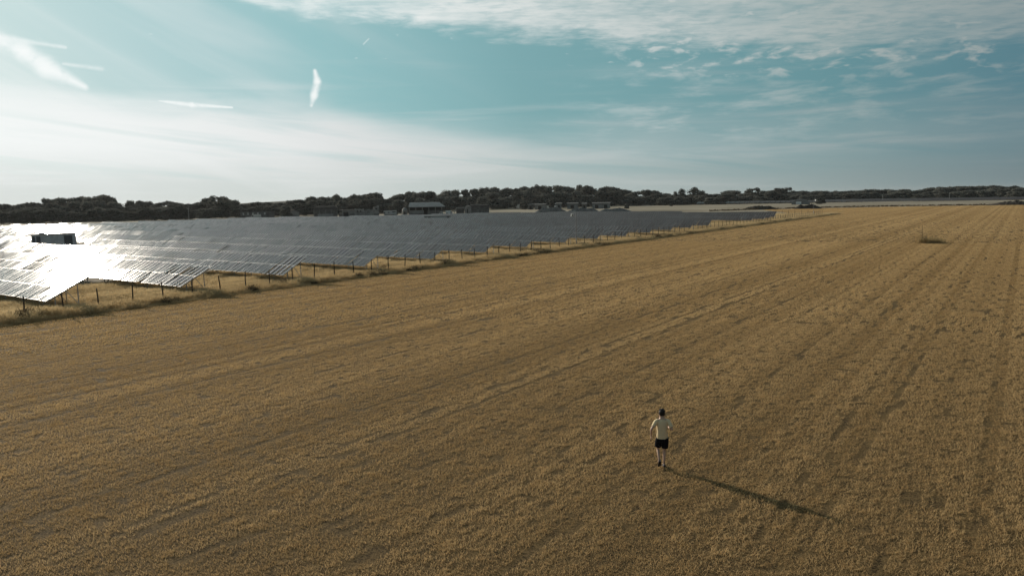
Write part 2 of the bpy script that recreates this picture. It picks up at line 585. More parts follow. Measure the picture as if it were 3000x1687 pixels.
# instanced tufts: patches of blades are scattered on a points mesh
def blade_patch(name, nb, lx, ly, h0, h1, w0, w1, lean, m_, droop=.5, rows=0):
    V, Q = [], []
    for i in range(nb):
        x = random.uniform(-lx / 2, lx / 2)
        y = random.uniform(-ly / 2, ly / 2)
        if rows:
            r_ = random.randrange(rows)
            x = (r_ + .5) / rows * lx - lx / 2 + random.gauss(0, lx / rows * .2)
        h = random.uniform(h0, h1)
        w = random.uniform(w0, w1)
        a = random.uniform(0, 2 * math.pi)
        t = random.uniform(0, 2 * math.pi)
        l1 = random.uniform(0, lean)
        b = Vector((math.cos(a) * w / 2, math.sin(a) * w / 2, 0))
        ld = Vector((math.cos(t), math.sin(t), 0))
        p0 = Vector((x, y, -.03))
        p1 = p0 + ld * (h * l1 * .6) + Vector((0, 0, h * .65))
        p2 = p1 + ld * (h * (l1 + droop * random.random()) * .6) + Vector((0, 0, h * .35))
        o = len(V)
        V += [p0 - b * .7, p0 + b * .7, p1 + b, p1 - b, p2 + b * .9, p2 - b * .9]
        Q += [(o, o + 1, o + 2, o + 3), (o + 3, o + 2, o + 4, o + 5)]
    me = quads_mesh(name, np.array([tuple(v) for v in V]), np.array(Q), m_)
    return bpy.data.objects.new(name, me)


def scatter(name, P, rot, scl, vi, tint, variants, label):
    """P (n,3), rot (n,) about z, scl (n,3), vi (n,) variant index, tint (n,)"""
    me = bpy.data.meshes.new(name)
    me.vertices.add(len(P))
    me.vertices.foreach_set('co', np.asarray(P, np.float32).ravel())
    R_ = np.zeros((len(P), 3), np.float32)
    R_[:, 2] = rot
    for an, ty, dat, key in (('rot', 'FLOAT_VECTOR', R_, 'vector'), ('scl', 'FLOAT_VECTOR', scl, 'vector'), ('vi', 'INT', vi, 'value'), ('tint', 'FLOAT', tint, 'value')):
        a = me.attributes.new(an, ty, 'POINT')
        a.data.foreach_set(key, np.asarray(dat, np.int32 if ty == 'INT' else np.float32).ravel())
    o = link(name, me)
    tag(o, label, None, None, 'stuff')
    c = bpy.data.collections.new(name + '_kinds')
    for q in variants:
        c.objects.link(q)
    ng = bpy.data.node_groups.new(name + '_scatter', 'GeometryNodeTree')
    ng.interface.new_socket('Geometry', in_out='INPUT', socket_type='NodeSocketGeometry')
    ng.interface.new_socket('Geometry', in_out='OUTPUT', socket_type='NodeSocketGeometry')
    N, Lk = ng.nodes, ng.links
    gi, go = N.new('NodeGroupInput'), N.new('NodeGroupOutput')
    ci = N.new('GeometryNodeCollectionInfo')
    ci.inputs['Collection'].default_value = c
    ci.inputs['Separate Children'].default_value = True
    ci.inputs['Reset Children'].default_value = True
    ip = N.new('GeometryNodeInstanceOnPoints')
    ip.inputs['Pick Instance'].default_value = True

    def na(nm, ty):
        q = N.new('GeometryNodeInputNamedAttribute')
        q.data_type = ty
        q.inputs['Name'].default_value = nm
        return q.outputs['Attribute']
    Lk.new(gi.outputs[0], ip.inputs['Points'])
    Lk.new(ci.outputs[0], ip.inputs['Instance'])
    Lk.new(na('vi', 'INT'), ip.inputs['Instance Index'])
    e2r = N.new('FunctionNodeEulerToRotation')
    Lk.new(na('rot', 'FLOAT_VECTOR'), e2r.inputs[0])
    Lk.new(e2r.outputs[0], ip.inputs['Rotation'])
    Lk.new(na('scl', 'FLOAT_VECTOR'), ip.inputs['Scale'])
    Lk.new(ip.outputs[0], go.inputs[0])
    md = o.modifiers.new('scatter', 'NODES')
    md.node_group = ng
    return o


FANG = math.atan2(FDIR.y, FDIR.x) - math.pi / 2     # turns local y onto the fence direction


def vnoise(x, seed=0):
    """smooth 1-D noise"""
    r_ = np.random.default_rng(seed).random(4096)
    xi = np.floor(x).astype(int)
    f = x - xi
    f = f * f * (3 - 2 * f)
    return r_[xi % 4096] * (1 - f) + r_[(xi + 1) % 4096] * f


def vnoise2(x, y, seed=0):
    r_ = np.random.default_rng(seed).random((257, 257))
    xi, yi = np.floor(x).astype(int), np.floor(y).astype(int)
    fx, fy = x - xi, y - yi
    fx, fy = fx * fx * (3 - 2 * fx), fy * fy * (3 - 2 * fy)
    q = lambda a, b: r_[a % 257, b % 257]
    return (q(xi, yi) * (1 - fx) + q(xi + 1, yi) * fx) * (1 - fy) + (q(xi, yi + 1) * (1 - fx) + q(xi + 1, yi + 1) * fx) * fy


def crop_zone(name, dmin, dmax, lw, ll, variants, ov, label):
    n = np.arange(1.9 + lw / 2 - 70, 128, lw)
    s = np.arange(-74, 420, ll)
    Sg, Ng = np.meshgrid(s, n)
    Sg, Ng = Sg.ravel(), Ng.ravel()
    jit = RNG.uniform(-.5, .5, (2, len(Sg)))
    Sg = Sg + jit[0] * ll * .6
    x = FA.x + FDIR.x * Sg + FNRM.x * Ng
    y = FA.y + FDIR.y * Sg + FNRM.y * Ng
    d = np.hypot(x, y)
    azd = np.degrees(np.arctan2(x, y))
    keep = (d >= dmin) & (d < dmax) & (np.abs(azd) < 41) & in_poly(x, y, [(p.x, p.y) for p in fpoly]) & (y > 9)
    # wheel tracks left by the sprayer and the drill: pairs of worn lanes
    track = np.zeros(len(Sg))
    tr_ = [(3.4, .5), (6.0, .7), (9.7, .55), (13.5, .65), (17.2, .6), (19.4, .5), (21.5, .75), (25.0, .6), (27.9, .9), (31.2, .6), (34.8, .85), (37.2, .7), (39.6, 1.05), (40.5, 1.05), (43.6, .6),
           (46.0, .6), (48.7, .8), (50.4, .6), (52.6, .75), (53.7, .75), (55.6, .6), (57.0, .8), (59.5, .7), (60.7, .7), (63.0, .6), (66.0, .6), (68.0, .6)]
    for c0, dep in tr_:
        if c0 > 50:
            dep *= .62
        wv = (vnoise(Sg * .03 + c0 * 7, 5) - .5) * .5
        run = np.clip(.35 + 1.0 * vnoise(Sg * .05 + c0, 9) + .5 * (vnoise(Sg * .6 + c0 * 3, 10) - .5), 0, 1.1)
        q = np.exp(-((Ng - c0 - wv) / max(.14, lw * .5)) ** 2) * dep * run
        track = np.maximum(track, q * min(1.0, .42 / lw))
    keep &= RNG.random(len(Sg)) > track * (.75 if ll < 1.5 else (.5 if ll < 3 else .2))
    # bare specks
    spk = vnoise2(Sg * .9 + 40, Ng * 1.3 + 9, 3) * .6 + vnoise2(Sg * .25, Ng * .3, 4) * .4
    keep &= ~((spk > .80) & (RNG.random(len(Sg)) < (.14 if ll < 1.5 else 0)))
    Sg, Ng, x, y, track = Sg[keep], Ng[keep], x[keep], y[keep], track[keep]
    m_ = len(x)
    lane = vnoise(Ng * .45, 21) * .18 + vnoise(Ng * 1.5 + 5, 22) * .34 + vnoise(Ng * 3.4 + 9, 23) * .48
    big = vnoise2(Sg * .035, Ng * .09, 8)
    mid = vnoise2(Sg * .22 + 7, Ng * .4, 12)
    hz = .66 + .46 * lane + .10 * (mid - .5) + RNG.uniform(-.07, .07, m_) - .62 * track
    tint = np.clip(.5 - .35 * track + 1.15 * (lane - .5) + .30 * (big - .5) + .12 * (mid - .5) + RNG.normal(0, .045, m_), 0, 1)  # straw also tinted darker along tracks, painting the shade in those gaps
    flip = RNG.integers(0, 2, m_) * math.pi
    scatter(name, np.c_[x, y, np.full(m_, -.02)], FANG + flip + RNG.normal(0, .06, m_),
            np.c_[np.full(m_, ov), np.full(m_, ov), hz], RNG.integers(0, len(variants), m_), tint, variants, label)
    return m_


near_v = [blade_patch('near_crop', 150, .25, 1.0, .05, .105, .005, .010, .6, M['crop'], .9) for _ in range(5)]
mid_v = [blade_patch('mid_crop', 110, .25, 2.0, .05, .115, .012, .026, .5, M['crop'], .8) for _ in range(5)]
far_v = [blade_patch('far_crop', 100, .5, 5.0, .05, .12, .035, .085, .45, M['crop'], .7) for _ in range(4)]
c1 = crop_zone('crop_stalks', 0, 46, .25, 1.0, near_v, 1.06, 'short ripe cereal stalks across the near field')
c2 = crop_zone('crop_stalks', 46, 125, .25, 2.0, mid_v, 1.06, 'short ripe cereal stalks across the middle of the field')
c3 = crop_zone('crop_stalks', 125, 520, .5, 5.0, far_v, 1.05, 'short ripe cereal stalks across the far field')
print('crop patches', c1, c2, c3)

# tall dry grass and weeds along the fence
gv = [blade_patch('tall_grass', 80, .7, .7, .30, .75, .010, .022, .45, M['grass'], .9) for _ in range(4)]
wv_ = [blade_patch('weed_tuft', 60, .5, .5, .25, .75, .03, .07, .6, M['weed'], .5) for _ in range(2)]
npt = 26000
sg = RNG.uniform(0, 1, npt) ** 1.35 * (FLEN + 75) - 60
ng_ = 1.9 - RNG.uniform(0, 1, npt) ** 1.25 * 20.0
x = FA.x + FDIR.x * sg + FNRM.x * ng_
y = FA.y + FDIR.y * sg + FNRM.y * ng_
ok = (y > 25) & (np.hypot(x, y) < 330)
sg, ng_, x, y = sg[ok], ng_[ok], x[ok], y[ok]
cl = vnoise2(sg * .16, ng_ * .35, 31)
cl2 = vnoise2(sg * .5 + 3, ng_ * .7, 32)
near_f = np.exp(-((ng_ - .4) / 2.0) ** 2)
is_w = (cl2 + .22 * near_f + .3 * 0.25 * np.exp(-((ng_ - 1.2) / .5) ** 2) > .98) & (RNG.random(len(x)) < .5)
hz = .42 + .55 * cl + .25 * near_f + RNG.uniform(-.15, .2, len(x))
hz *= np.clip((2.1 - ng_) / .9, .35, 1)
dist_s = np.clip(np.hypot(x, y) / 90, 1, 2.2)
vi = np.where(is_w, 4 + RNG.integers(0, 2, len(x)), RNG.integers(0, 4, len(x)))
# keep the kinds in name order: tall_grass first, weed_tuft after
scatter('verge_grass', np.c_[x, y, np.full(len(x), -.06)], RNG.uniform(0, 6.28, len(x)), np.c_[dist_s, dist_s, hz], vi,
        np.clip(cl * .7 + RNG.uniform(0, .4, len(x)), 0, 1), gv + wv_, 'tall pale dry grass and brown weeds along the fence')
tag(bpy.data.objects['verge_grass'], None, None, None, 'stuff')

# ------------------------------------------------------------------ solar panel rows
RA = rad(36.0)
RD = Vector((math.sin(RA), math.cos(RA), 0))        # up-slope, away from the camera
RE = Vector((RD.y, -RD.x, 0))                       # along the row, to the right
A0 = rad(25.5)
D0 = Vector((math.sin(A0), math.cos(A0), 0))        # frame in which the rows were surveyed
E0V = Vector((D0.y, -D0.x, 0))
MW, ML, MT = .70, 1.68, .035
PITCHX = .715
GAP = .07


def module_mesh(name):
    mb = MB()
    w, l, t, fr = MW / 2, ML / 2, MT, .018
    # glass pane, set in a thin frame standing 3 mm proud
    mb.add([(-w + fr, -l + fr, 0), (w - fr, -l + fr, 0), (w - fr, l - fr, 0), (-w + fr, l - fr, 0)], [(0, 1, 2, 3)], M['glass'])
    o = [(-w, -l), (w, -l), (w, l), (-w, l)]
    i = [(-w + fr, -l + fr), (w - fr, -l + fr), (w - fr, l - fr), (-w + fr, l - fr)]
    vs = [(*p, .003) for p in o] + [(*p, .003) for p in i] + [(*p, -t) for p in o]
    fs = []
    for a in range(4):
        b = (a + 1) % 4
        fs.append((a, b, b + 4, a + 4))
        fs.append((b, a, a + 8, b + 8))
    mb.add(vs, fs, M['alu'])
    mb.add([(*p, -t) for p in o], [(3, 2, 1, 0)], M['under'])
    return mb.mesh(name)


MODULE = module_mesh('solar_module')
QV = np.array([(-MW / 2, -ML / 2, 0), (MW / 2, -ML / 2, 0), (MW / 2, ML / 2, 0), (-MW / 2, ML / 2, 0),
               (-MW / 2, -ML / 2, -MT), (MW / 2, -ML / 2, -MT), (MW / 2, ML / 2, -MT), (-MW / 2, ML / 2, -MT)])
QF = np.array([(0, 1, 2, 3), (7, 6, 5, 4), (0, 4, 5, 1), (1, 5, 6, 2), (2, 6, 7, 3), (3, 7, 4, 0)])
ORD = ['frontmost', 'second', 'third', 'fourth', 'fifth', 'sixth', 'seventh', 'eighth', 'ninth', 'tenth', 'eleventh', 'twelfth',
       'thirteenth', 'fourteenth', 'fifteenth', 'sixteenth', 'seventeenth', 'eighteenth', 'nineteenth', 'twentieth', 'twenty-first', 'twenty-second']
# distance up the field, left end, right end along the row
ROWS = [(32.9, -92, -54.8), (43.0, -118, -52.5), (52.9, -142, -50.1), (63.4, -166, -48.3), (73.4, -188, -45.7),
        (84.6, -272, -44.3), (95.2, -290, -43.0), (105.8, -269, -41.0), (115.8, -253, -39.0), (124.6, -241, -36.6),
        (136.8, -237, -35.3), (148.0, -236, -33.7), (158.2, -232, -31.7), (170.2, -228, -30.0), (180.6, -225, -47.0),
        (191.0, -216, -46.0), (201.4, -186, -24.2), (211.8, -166, -22.1), (221.0, -156, -21.5), (229.6, -147, -21.0),
        (240.0, -142, -54.0), (249.5, -110, -54.0)]
TILT0 = 27.0
def cam_frame(x0, x1, yb):
    """ground point below the middle of a pixel span, its width in metres, its turn towards the camera and metres per pixel"""
    a, b = gnd(x0, yb), gnd(x1, yb)
    c = (a + b) / 2
    dpt = c.dot(fwd) - CAM_H * fwd.z
    mpp = dpt / PF
    return c, (x1 - x0) * mpp, -math.atan2(c.x, c.y), mpp


def gap_y(px, y0):
    """pixel row whose ground point lies in the alley between two panel rows nearest to a first guess"""
    ds = sorted((D0 * D + E0V * E1).dot(RD) for D, E0, E1 in ROWS if D < 230)
    want = gnd(px, y0).dot(RD)
    gaps = [(a_ + 3.3 + b_) / 2 for a_, b_ in zip(ds[:-1], ds[1:]) if b_ - a_ > 7]
    want = min(gaps, key=lambda q: abs(q - want)) + 1.4
    lo, hi = horizon_y(px) + 5, 1600
    for _ in range(40):
        m_ = (lo + hi) / 2
        if gnd(px, m_).dot(RD) > want:
            lo = m_
        else:
            hi = m_
    return lo


# the inverter cabins stand in the alleys; columns of panels that would run into them are left out
CABINS = []
for x0_, x1_, y0_ in ((108, 219, 737), (1244, 1321, 661)):
    c_, w_, r_z, mpp_ = cam_frame(x0_, x1_, gap_y((x0_ + x1_) / 2, y0_))
    CABINS.append((c_, w_, r_z))


def blocked(p):
    for c_, w_, r_z in CABINS:
        q = Matrix.Rotation(-r_z, 3, 'Z') @ (p - c_)
        if abs(q.x) < w_ / 2 + 1.0 and -1.0 < q.y < 3.6:
            return True
    return False


legm = MB().tube([(0, 0, -.1), (0, 0, 1)], .045, M['steel'], 6).mesh('leg')
for ri, (D, E0, E1) in enumerate(ROWS):
    base = D0 * D + E0V * E1
    lab = f'{ORD[ri]} row of dark solar panels' + ('' if ri == 0 else ' from the front') + (
        ', ending nearest the fence at left' if ri == 0 else ' on its slanted metal rack')
    row = thing('solar_panel_row', base, -RA, lab, 'solar panels', 'rows of solar panels behind the fence')
    L = E1 - E0
    ncol = int(L / PITCHX)
    rr = np.random.default_rng(100 + ri)
    cpt = int(rr.integers(16, 22))
    stuff_V, stuff_Q, stuff_M = [], [], []
    rail = MB()
    rest = MB()
    nobj = 0
    off = 0.0
    cols = []
    for c in range(ncol):
        tb = 0 if c < 4 else (c - 4) // cpt + 1                         # which rack of the row this column is on
        cols.append(tb)
    # leave out what the cabins stand on; a gap starts a new rack
    shift, prev = 0, False
    for c in range(ncol):
        hit = any(blocked(base + RE * (-(c + .5) * PITCHX) + RD * yy) for yy in (0, .8, 1.6, 2.4, 3.1))
        if hit and not prev:
            shift += 1
        prev = hit
        cols[c] = -1 if hit else cols[c] + shift
    ntb = max(cols) + 1
    t_t = TILT0 + rr.normal(0, .55, ntb)
    t_z = .78 + np.cumsum(rr.normal(0, .03, ntb)) * .6
    t_z = np.clip(t_z, .6, .95)
    t_y = rr.normal(0, .5, ntb)                                          # roll along the row
    for tb in range(ntb):
        cs = [c for c in range(ncol) if cols[c] == tb]
        if not cs:
            continue
        x1 = -(cs[0]) * PITCHX - tb * .10
        x0 = -(cs[-1] + 1) * PITCHX - tb * .10
        T = rad(t_t[tb])
        RX = Matrix.Rotation(T, 4, 'X')
        slope = Matrix.Translation((0, 0, t_z[tb])) @ RX
        lt = ML * 2 + GAP
        for s0, s1, dz in ((ML + .002, ML + GAP - .002, -.012), (.30, .36, -.085), (ML - .35, ML - .29, -.085), (ML + GAP + .3, ML + GAP + .36, -.085), (lt - .36, lt - .30, -.085)):
            (rail if dz > -.05 else rest).box(x0 + .01, x1 - .01, s0, s1, dz - .04, dz, M['rail'], slope)
        # rafters, legs and braces
        nl = max(2, int((x1 - x0) / 3.2) + 1)
        for q in range(nl):
            lx = x1 - .35 - q * (x1 - x0 - .7) / max(1, nl - 1)
            rest.box(lx - .03, lx + .03, .15, lt - .15, -.20, -.126, M['steel'], slope)
            for sy in (.75, lt - .8):
                pz = slope @ Vector((lx, sy, -.2))
                if ri < 8 and tb < 2 and q < 3:
                    lg = link('leg', legm, row, (pz.x, pz.y, 0))
                    lg.scale = (1, 1, pz.z)
                else:
                    rest.tube([(pz.x, pz.y, -.1), (pz.x, pz.y, pz.z)], .045, M['steel'], 4)
            a, b = slope @ Vector((lx, .8, -.22)), slope @ Vector((lx, lt - .8, -.22))
            rest.tube([(lx, b.y, .25), (lx, (a.y + b.y) / 2, (a.z + b.z) / 2)], .028, M['steel'], 4)
        jt_x = rr.normal(0, .35)
        jg = jgy = 0.0
        gsz = 3
        for c in cs:
            
            if c % gsz == 0:
                jg, jgy = rr.normal(0, .8), rr.normal(0, 1.1)
                gsz = int(rr.integers(2, 7))
            jc = jg + rr.normal(0, .35)
            for tier in (0, 1):
                cx = -(c + .5) * PITCHX - tb * .10
                cy = ML / 2 + tier * (ML + GAP)
                ctr = slope @ Vector((cx, cy, 0))
                wpos = base + RE * ctr.x + RD * ctr.y
                jx = rad(jt_x + jc + rr.normal(0, .55))
                jy = rad(t_y[tb] - 2.2 + jgy + rr.normal(0, .8))
                if rr.random() < .12:
                    jx += rad(rr.normal(0, 1.6))
                    jy += rad(rr.normal(0, 1.6))
                if ri < 10 and nobj < 300 and wpos.length < 140:
                    o = link('solar_module', MODULE, row, ctr)
                    o.rotation_euler = (T + jx, jy, 0)
                    nobj += 1
                else:
                    mt = (Matrix.Translation(ctr) @ Matrix.Rotation(T + jx, 4, 'X') @ Matrix.Rotation(jy, 4, 'Y'))
                    A = np.array(mt)
                    o_ = 8 * len(stuff_V)
                    stuff_V.append(QV @ A[:3, :3].T + A[:3, 3])
                    stuff_Q.append(QF + o_)
                    stuff_M += [0, 1, 2, 2, 2, 2]
    if stuff_V:
        me = quads_mesh('far_modules', np.vstack(stuff_V), np.vstack(stuff_Q), [M['glass'], M['under'], M['alu']], stuff_M)
        tag(link('far_modules', me, row), None, None, None, 'stuff')
    rail.build('middle_rail', row)
    tag(rest.build('rack', row), None, None, None, 'stuff')

# second solar field far away on the right
for i, (ya, lbl) in enumerate([(602.0, 'nearest'), (599.6, 'second nearest'), (597.6, 'middle'), (595.8, 'second farthest'), (594.2, 'farthest')]):
    a, b = gnd(2040, ya - 2.0 + .0), gnd(3080, ya - 14.0)
    mb = MB()
    u = (b - a); Lh = u.length; u.normalize()
    nseg = 60
    rz_ = math.atan2(u.y, u.x)
    for q in range(nseg):
        x0, x1 = Lh * q / nseg, Lh * (q + 1) / nseg - .3
        tf = Matrix.Translation((0, 0, .9 + random.uniform(-.1, .1))) @ Matrix.Rotation(rad(24 + random.gauss(0, 1)), 4, 'X')
        mb.box(x0, x1, 0, 3.6, -.05, 0, M['glass'], tf)
        mb.box(x0 + 2, x0 + 2.1, 1.2, 1.3, -.95, -.06, M['steel'], Matrix.Translation((0, 0, .95)))
    o = mb.build('distant_panel_row', None, a, rz_)
    tag(o, f'{lbl} thin grey row of the distant solar field beyond the crop at right', 'solar panels', 'rows of the distant solar field')

# ------------------------------------------------------------------ fence
PX = [73.6, 187, 290.6, 389.7, 479.5, 565.3, 646.9, 721, 791, 858, 921, 980.7, 1036, 1089.5, 1139, 1186, 1232.6, 1274.6, 1315.7, 1354.8, 1392, 1428, 1462, 1494, 1526.3, 1556, 1585.5, 1613, 1639.8, 1665, 1688.7, 1713, 1737.6, 1759, 1780.7, 1801, 1821.5, 1841, 1859, 1877, 1895, 1912, 1929, 1945, 1960, 1976, 1990.6, 2005, 2018, 2032, 2045, 2057, 2070, 2082, 2094]
fx, fy = FA.x, FA.y
ss = []
for px in PX:
    d = ray(px, -.1302 * px + 944.4)
    # where the sight line crosses the fence line
    den = d.x * FDIR.y - d.y * FDIR.x
    s_ = (d.y * FA.x - d.x * FA.y) / den if abs(den) > 1e-6 else 0
    ss.append(s_)
step = (ss[-1] - ss[0]) / (len(ss) - 1)
ss = [ss[0] - step * (i + 1) for i in range(5)][::-1] + ss
while ss[-1] + step < FLEN:
    ss.append(ss[-1] + step)
fence = thing('post_and_wire_fence', fp(0, 0), 0, 'long post and wire fence with dark posts between solar panels and crop field', 'fence')
pm = []
for _ in range(4):
    h = random.uniform(1.62, 1.80)
    pm.append(MB().tube([(0, 0, -.15), (random.uniform(-.02, .02), random.uniform(-.02, .02), h * .6), (random.uniform(-.04, .04), random.uniform(-.03, .03), h)], [.056, .052, .046], M['post'], 7).mesh('post'))
for i, s_ in enumerate(ss):
    v = fp(s_, 0) - fp(0, 0)
    o = link('post', random.choice(pm), fence, v, random.uniform(0, 6))
    o.rotation_euler = (random.gauss(0, .035), random.gauss(0, .035), random.uniform(0, 6))
for z in (.35, .62, .90, 1.18, 1.45):
    a, b = fp(ss[0], -.06, z) - fp(0, 0), fp(ss[-1], -.06, z) - fp(0, 0)
    MB().tube([a, b], .006, M['wire'], 4).build('wire', fence)
# the short side of the fence, turning away at its corner
side = thing('post_and_wire_fence', fp(ss[-1], 0), 0, 'short return of the post fence turning left at the far field corner', 'fence')
for i in range(1, 9):
    v = -FNRM * (2.6 * i) + FDIR * (1.4 * i)
    link('post', random.choice(pm), side, v, random.uniform(0, 6))
for z in (.5, 1.0, 1.45):
    v = -FNRM * 20.8 + FDIR * 11.2
    MB().tube([(0, 0, z), (v.x, v.y, z)], .006, M['wire'], 4).build('wire', side)


def camera_mast(p, h, label, side_):
    t = thing('camera_mast', p, 0, label, 'camera mast')
    MB().tube([(0, 0, -.1), (0, 0, h)], [.055, .042], M['mast'], 8).build('pole', t)
    MB().tube([(0, 0, h - .1), (-.2 * side_, 0, h + .12), (-.55 * side_, 0, h + .05), (-.62 * side_, 0, h - .35)], .035, M['steel'], 6).build('arm', t)
    mb = MB()
    mb.box(-.62 * side_ - .17, -.62 * side_ + .17, -.36, .22, h - .72, h - .36, M['white'])
    mb.box(-.62 * side_ - .19, -.62 * side_ + .19, -.44, .24, h - .362, h - .33, M['white'])
    cb = mb.build('camera_housing', t)
    MB().tube([(-.62 * side_, -.365, h - .56), (-.62 * side_, -.42, h - .56)], .10, M['dark'], 10).build('lens', cb)
    MB().box(-.09, .09, -.14, -.07, 1.0, 1.5, M['cream']).build('control_box', t)


camera_mast(gnd(1688.7, 724.5), 5.6, 'grey security camera mast by the fence halfway along, white camera on a bent arm', 1)
camera_mast(gnd(2383, 632), 5.8, 'grey security camera mast standing near the far corner of the fence', -1)

# pale pallets dropped by the fence
for i, (px, py, w_, rz_, lb) in enumerate([(1707, 717.5, 1.5, .1, 'pale wooden pallet lying in the dry grass by the camera mast'), (1729, 713.5, 1.1, .5, 'smaller pale wooden pallet right of the other by the fence')]):
    t = thing('wooden_pallet', gnd(px, py), rz_, lb, 'pallet')
    for q in range(5):
        MB().box(-w_ / 2, w_ / 2, -.5 + q * .22, -.5 + q * .22 + .12, .42, .45, M['wood']).build('plank', t)
    for q in (-1, 0, 1):
        MB().box(q * (w_ / 2 - .06) - .05, q * (w_ / 2 - .06) + .05, -.5, .5, .3, .418, M['wood']).build('bearer', t)
    for q in (-1, 1):
        MB().box(q * (w_ / 2 - .1) - .04, q * (w_ / 2 - .1) + .04, -.04, .04, -.05, .298, M['wood']).build('prop', t)

# ------------------------------------------------------------------ the runner
FOOT = gnd(1945, 1367)


def skin_mesh(name, nodes, edges, m_, root=0, lv=2):
    me = bpy.data.meshes.new(name)
    me.from_pydata([n[0] for n in nodes], edges, [])
    o = bpy.data.objects.new(name, me)
    COL.objects.link(o)
    sk = o.modifiers.new('skin', 'SKIN')
    sk.use_smooth_shade = True
    for i, n in enumerate(nodes):
        r_ = n[1]
        me.skin_vertices[0].data[i].radius = r_ if isinstance(r_, tuple) else (r_, r_)
        me.skin_vertices[0].data[i].use_root = (i == root)
    ss_ = o.modifiers.new('sub', 'SUBSURF')
    ss_.levels = ss_.render_levels = lv
    dg = bpy.context.evaluated_depsgraph_get()
    dg.update()
    out = bpy.data.meshes.new_from_object(o.evaluated_get(dg))
    out.name = name
    out.materials.clear()
    out.materials.append(m_)
    out.polygons.foreach_set('use_smooth', [True] * len(out.polygons))
    bpy.data.objects.remove(o)
    return out


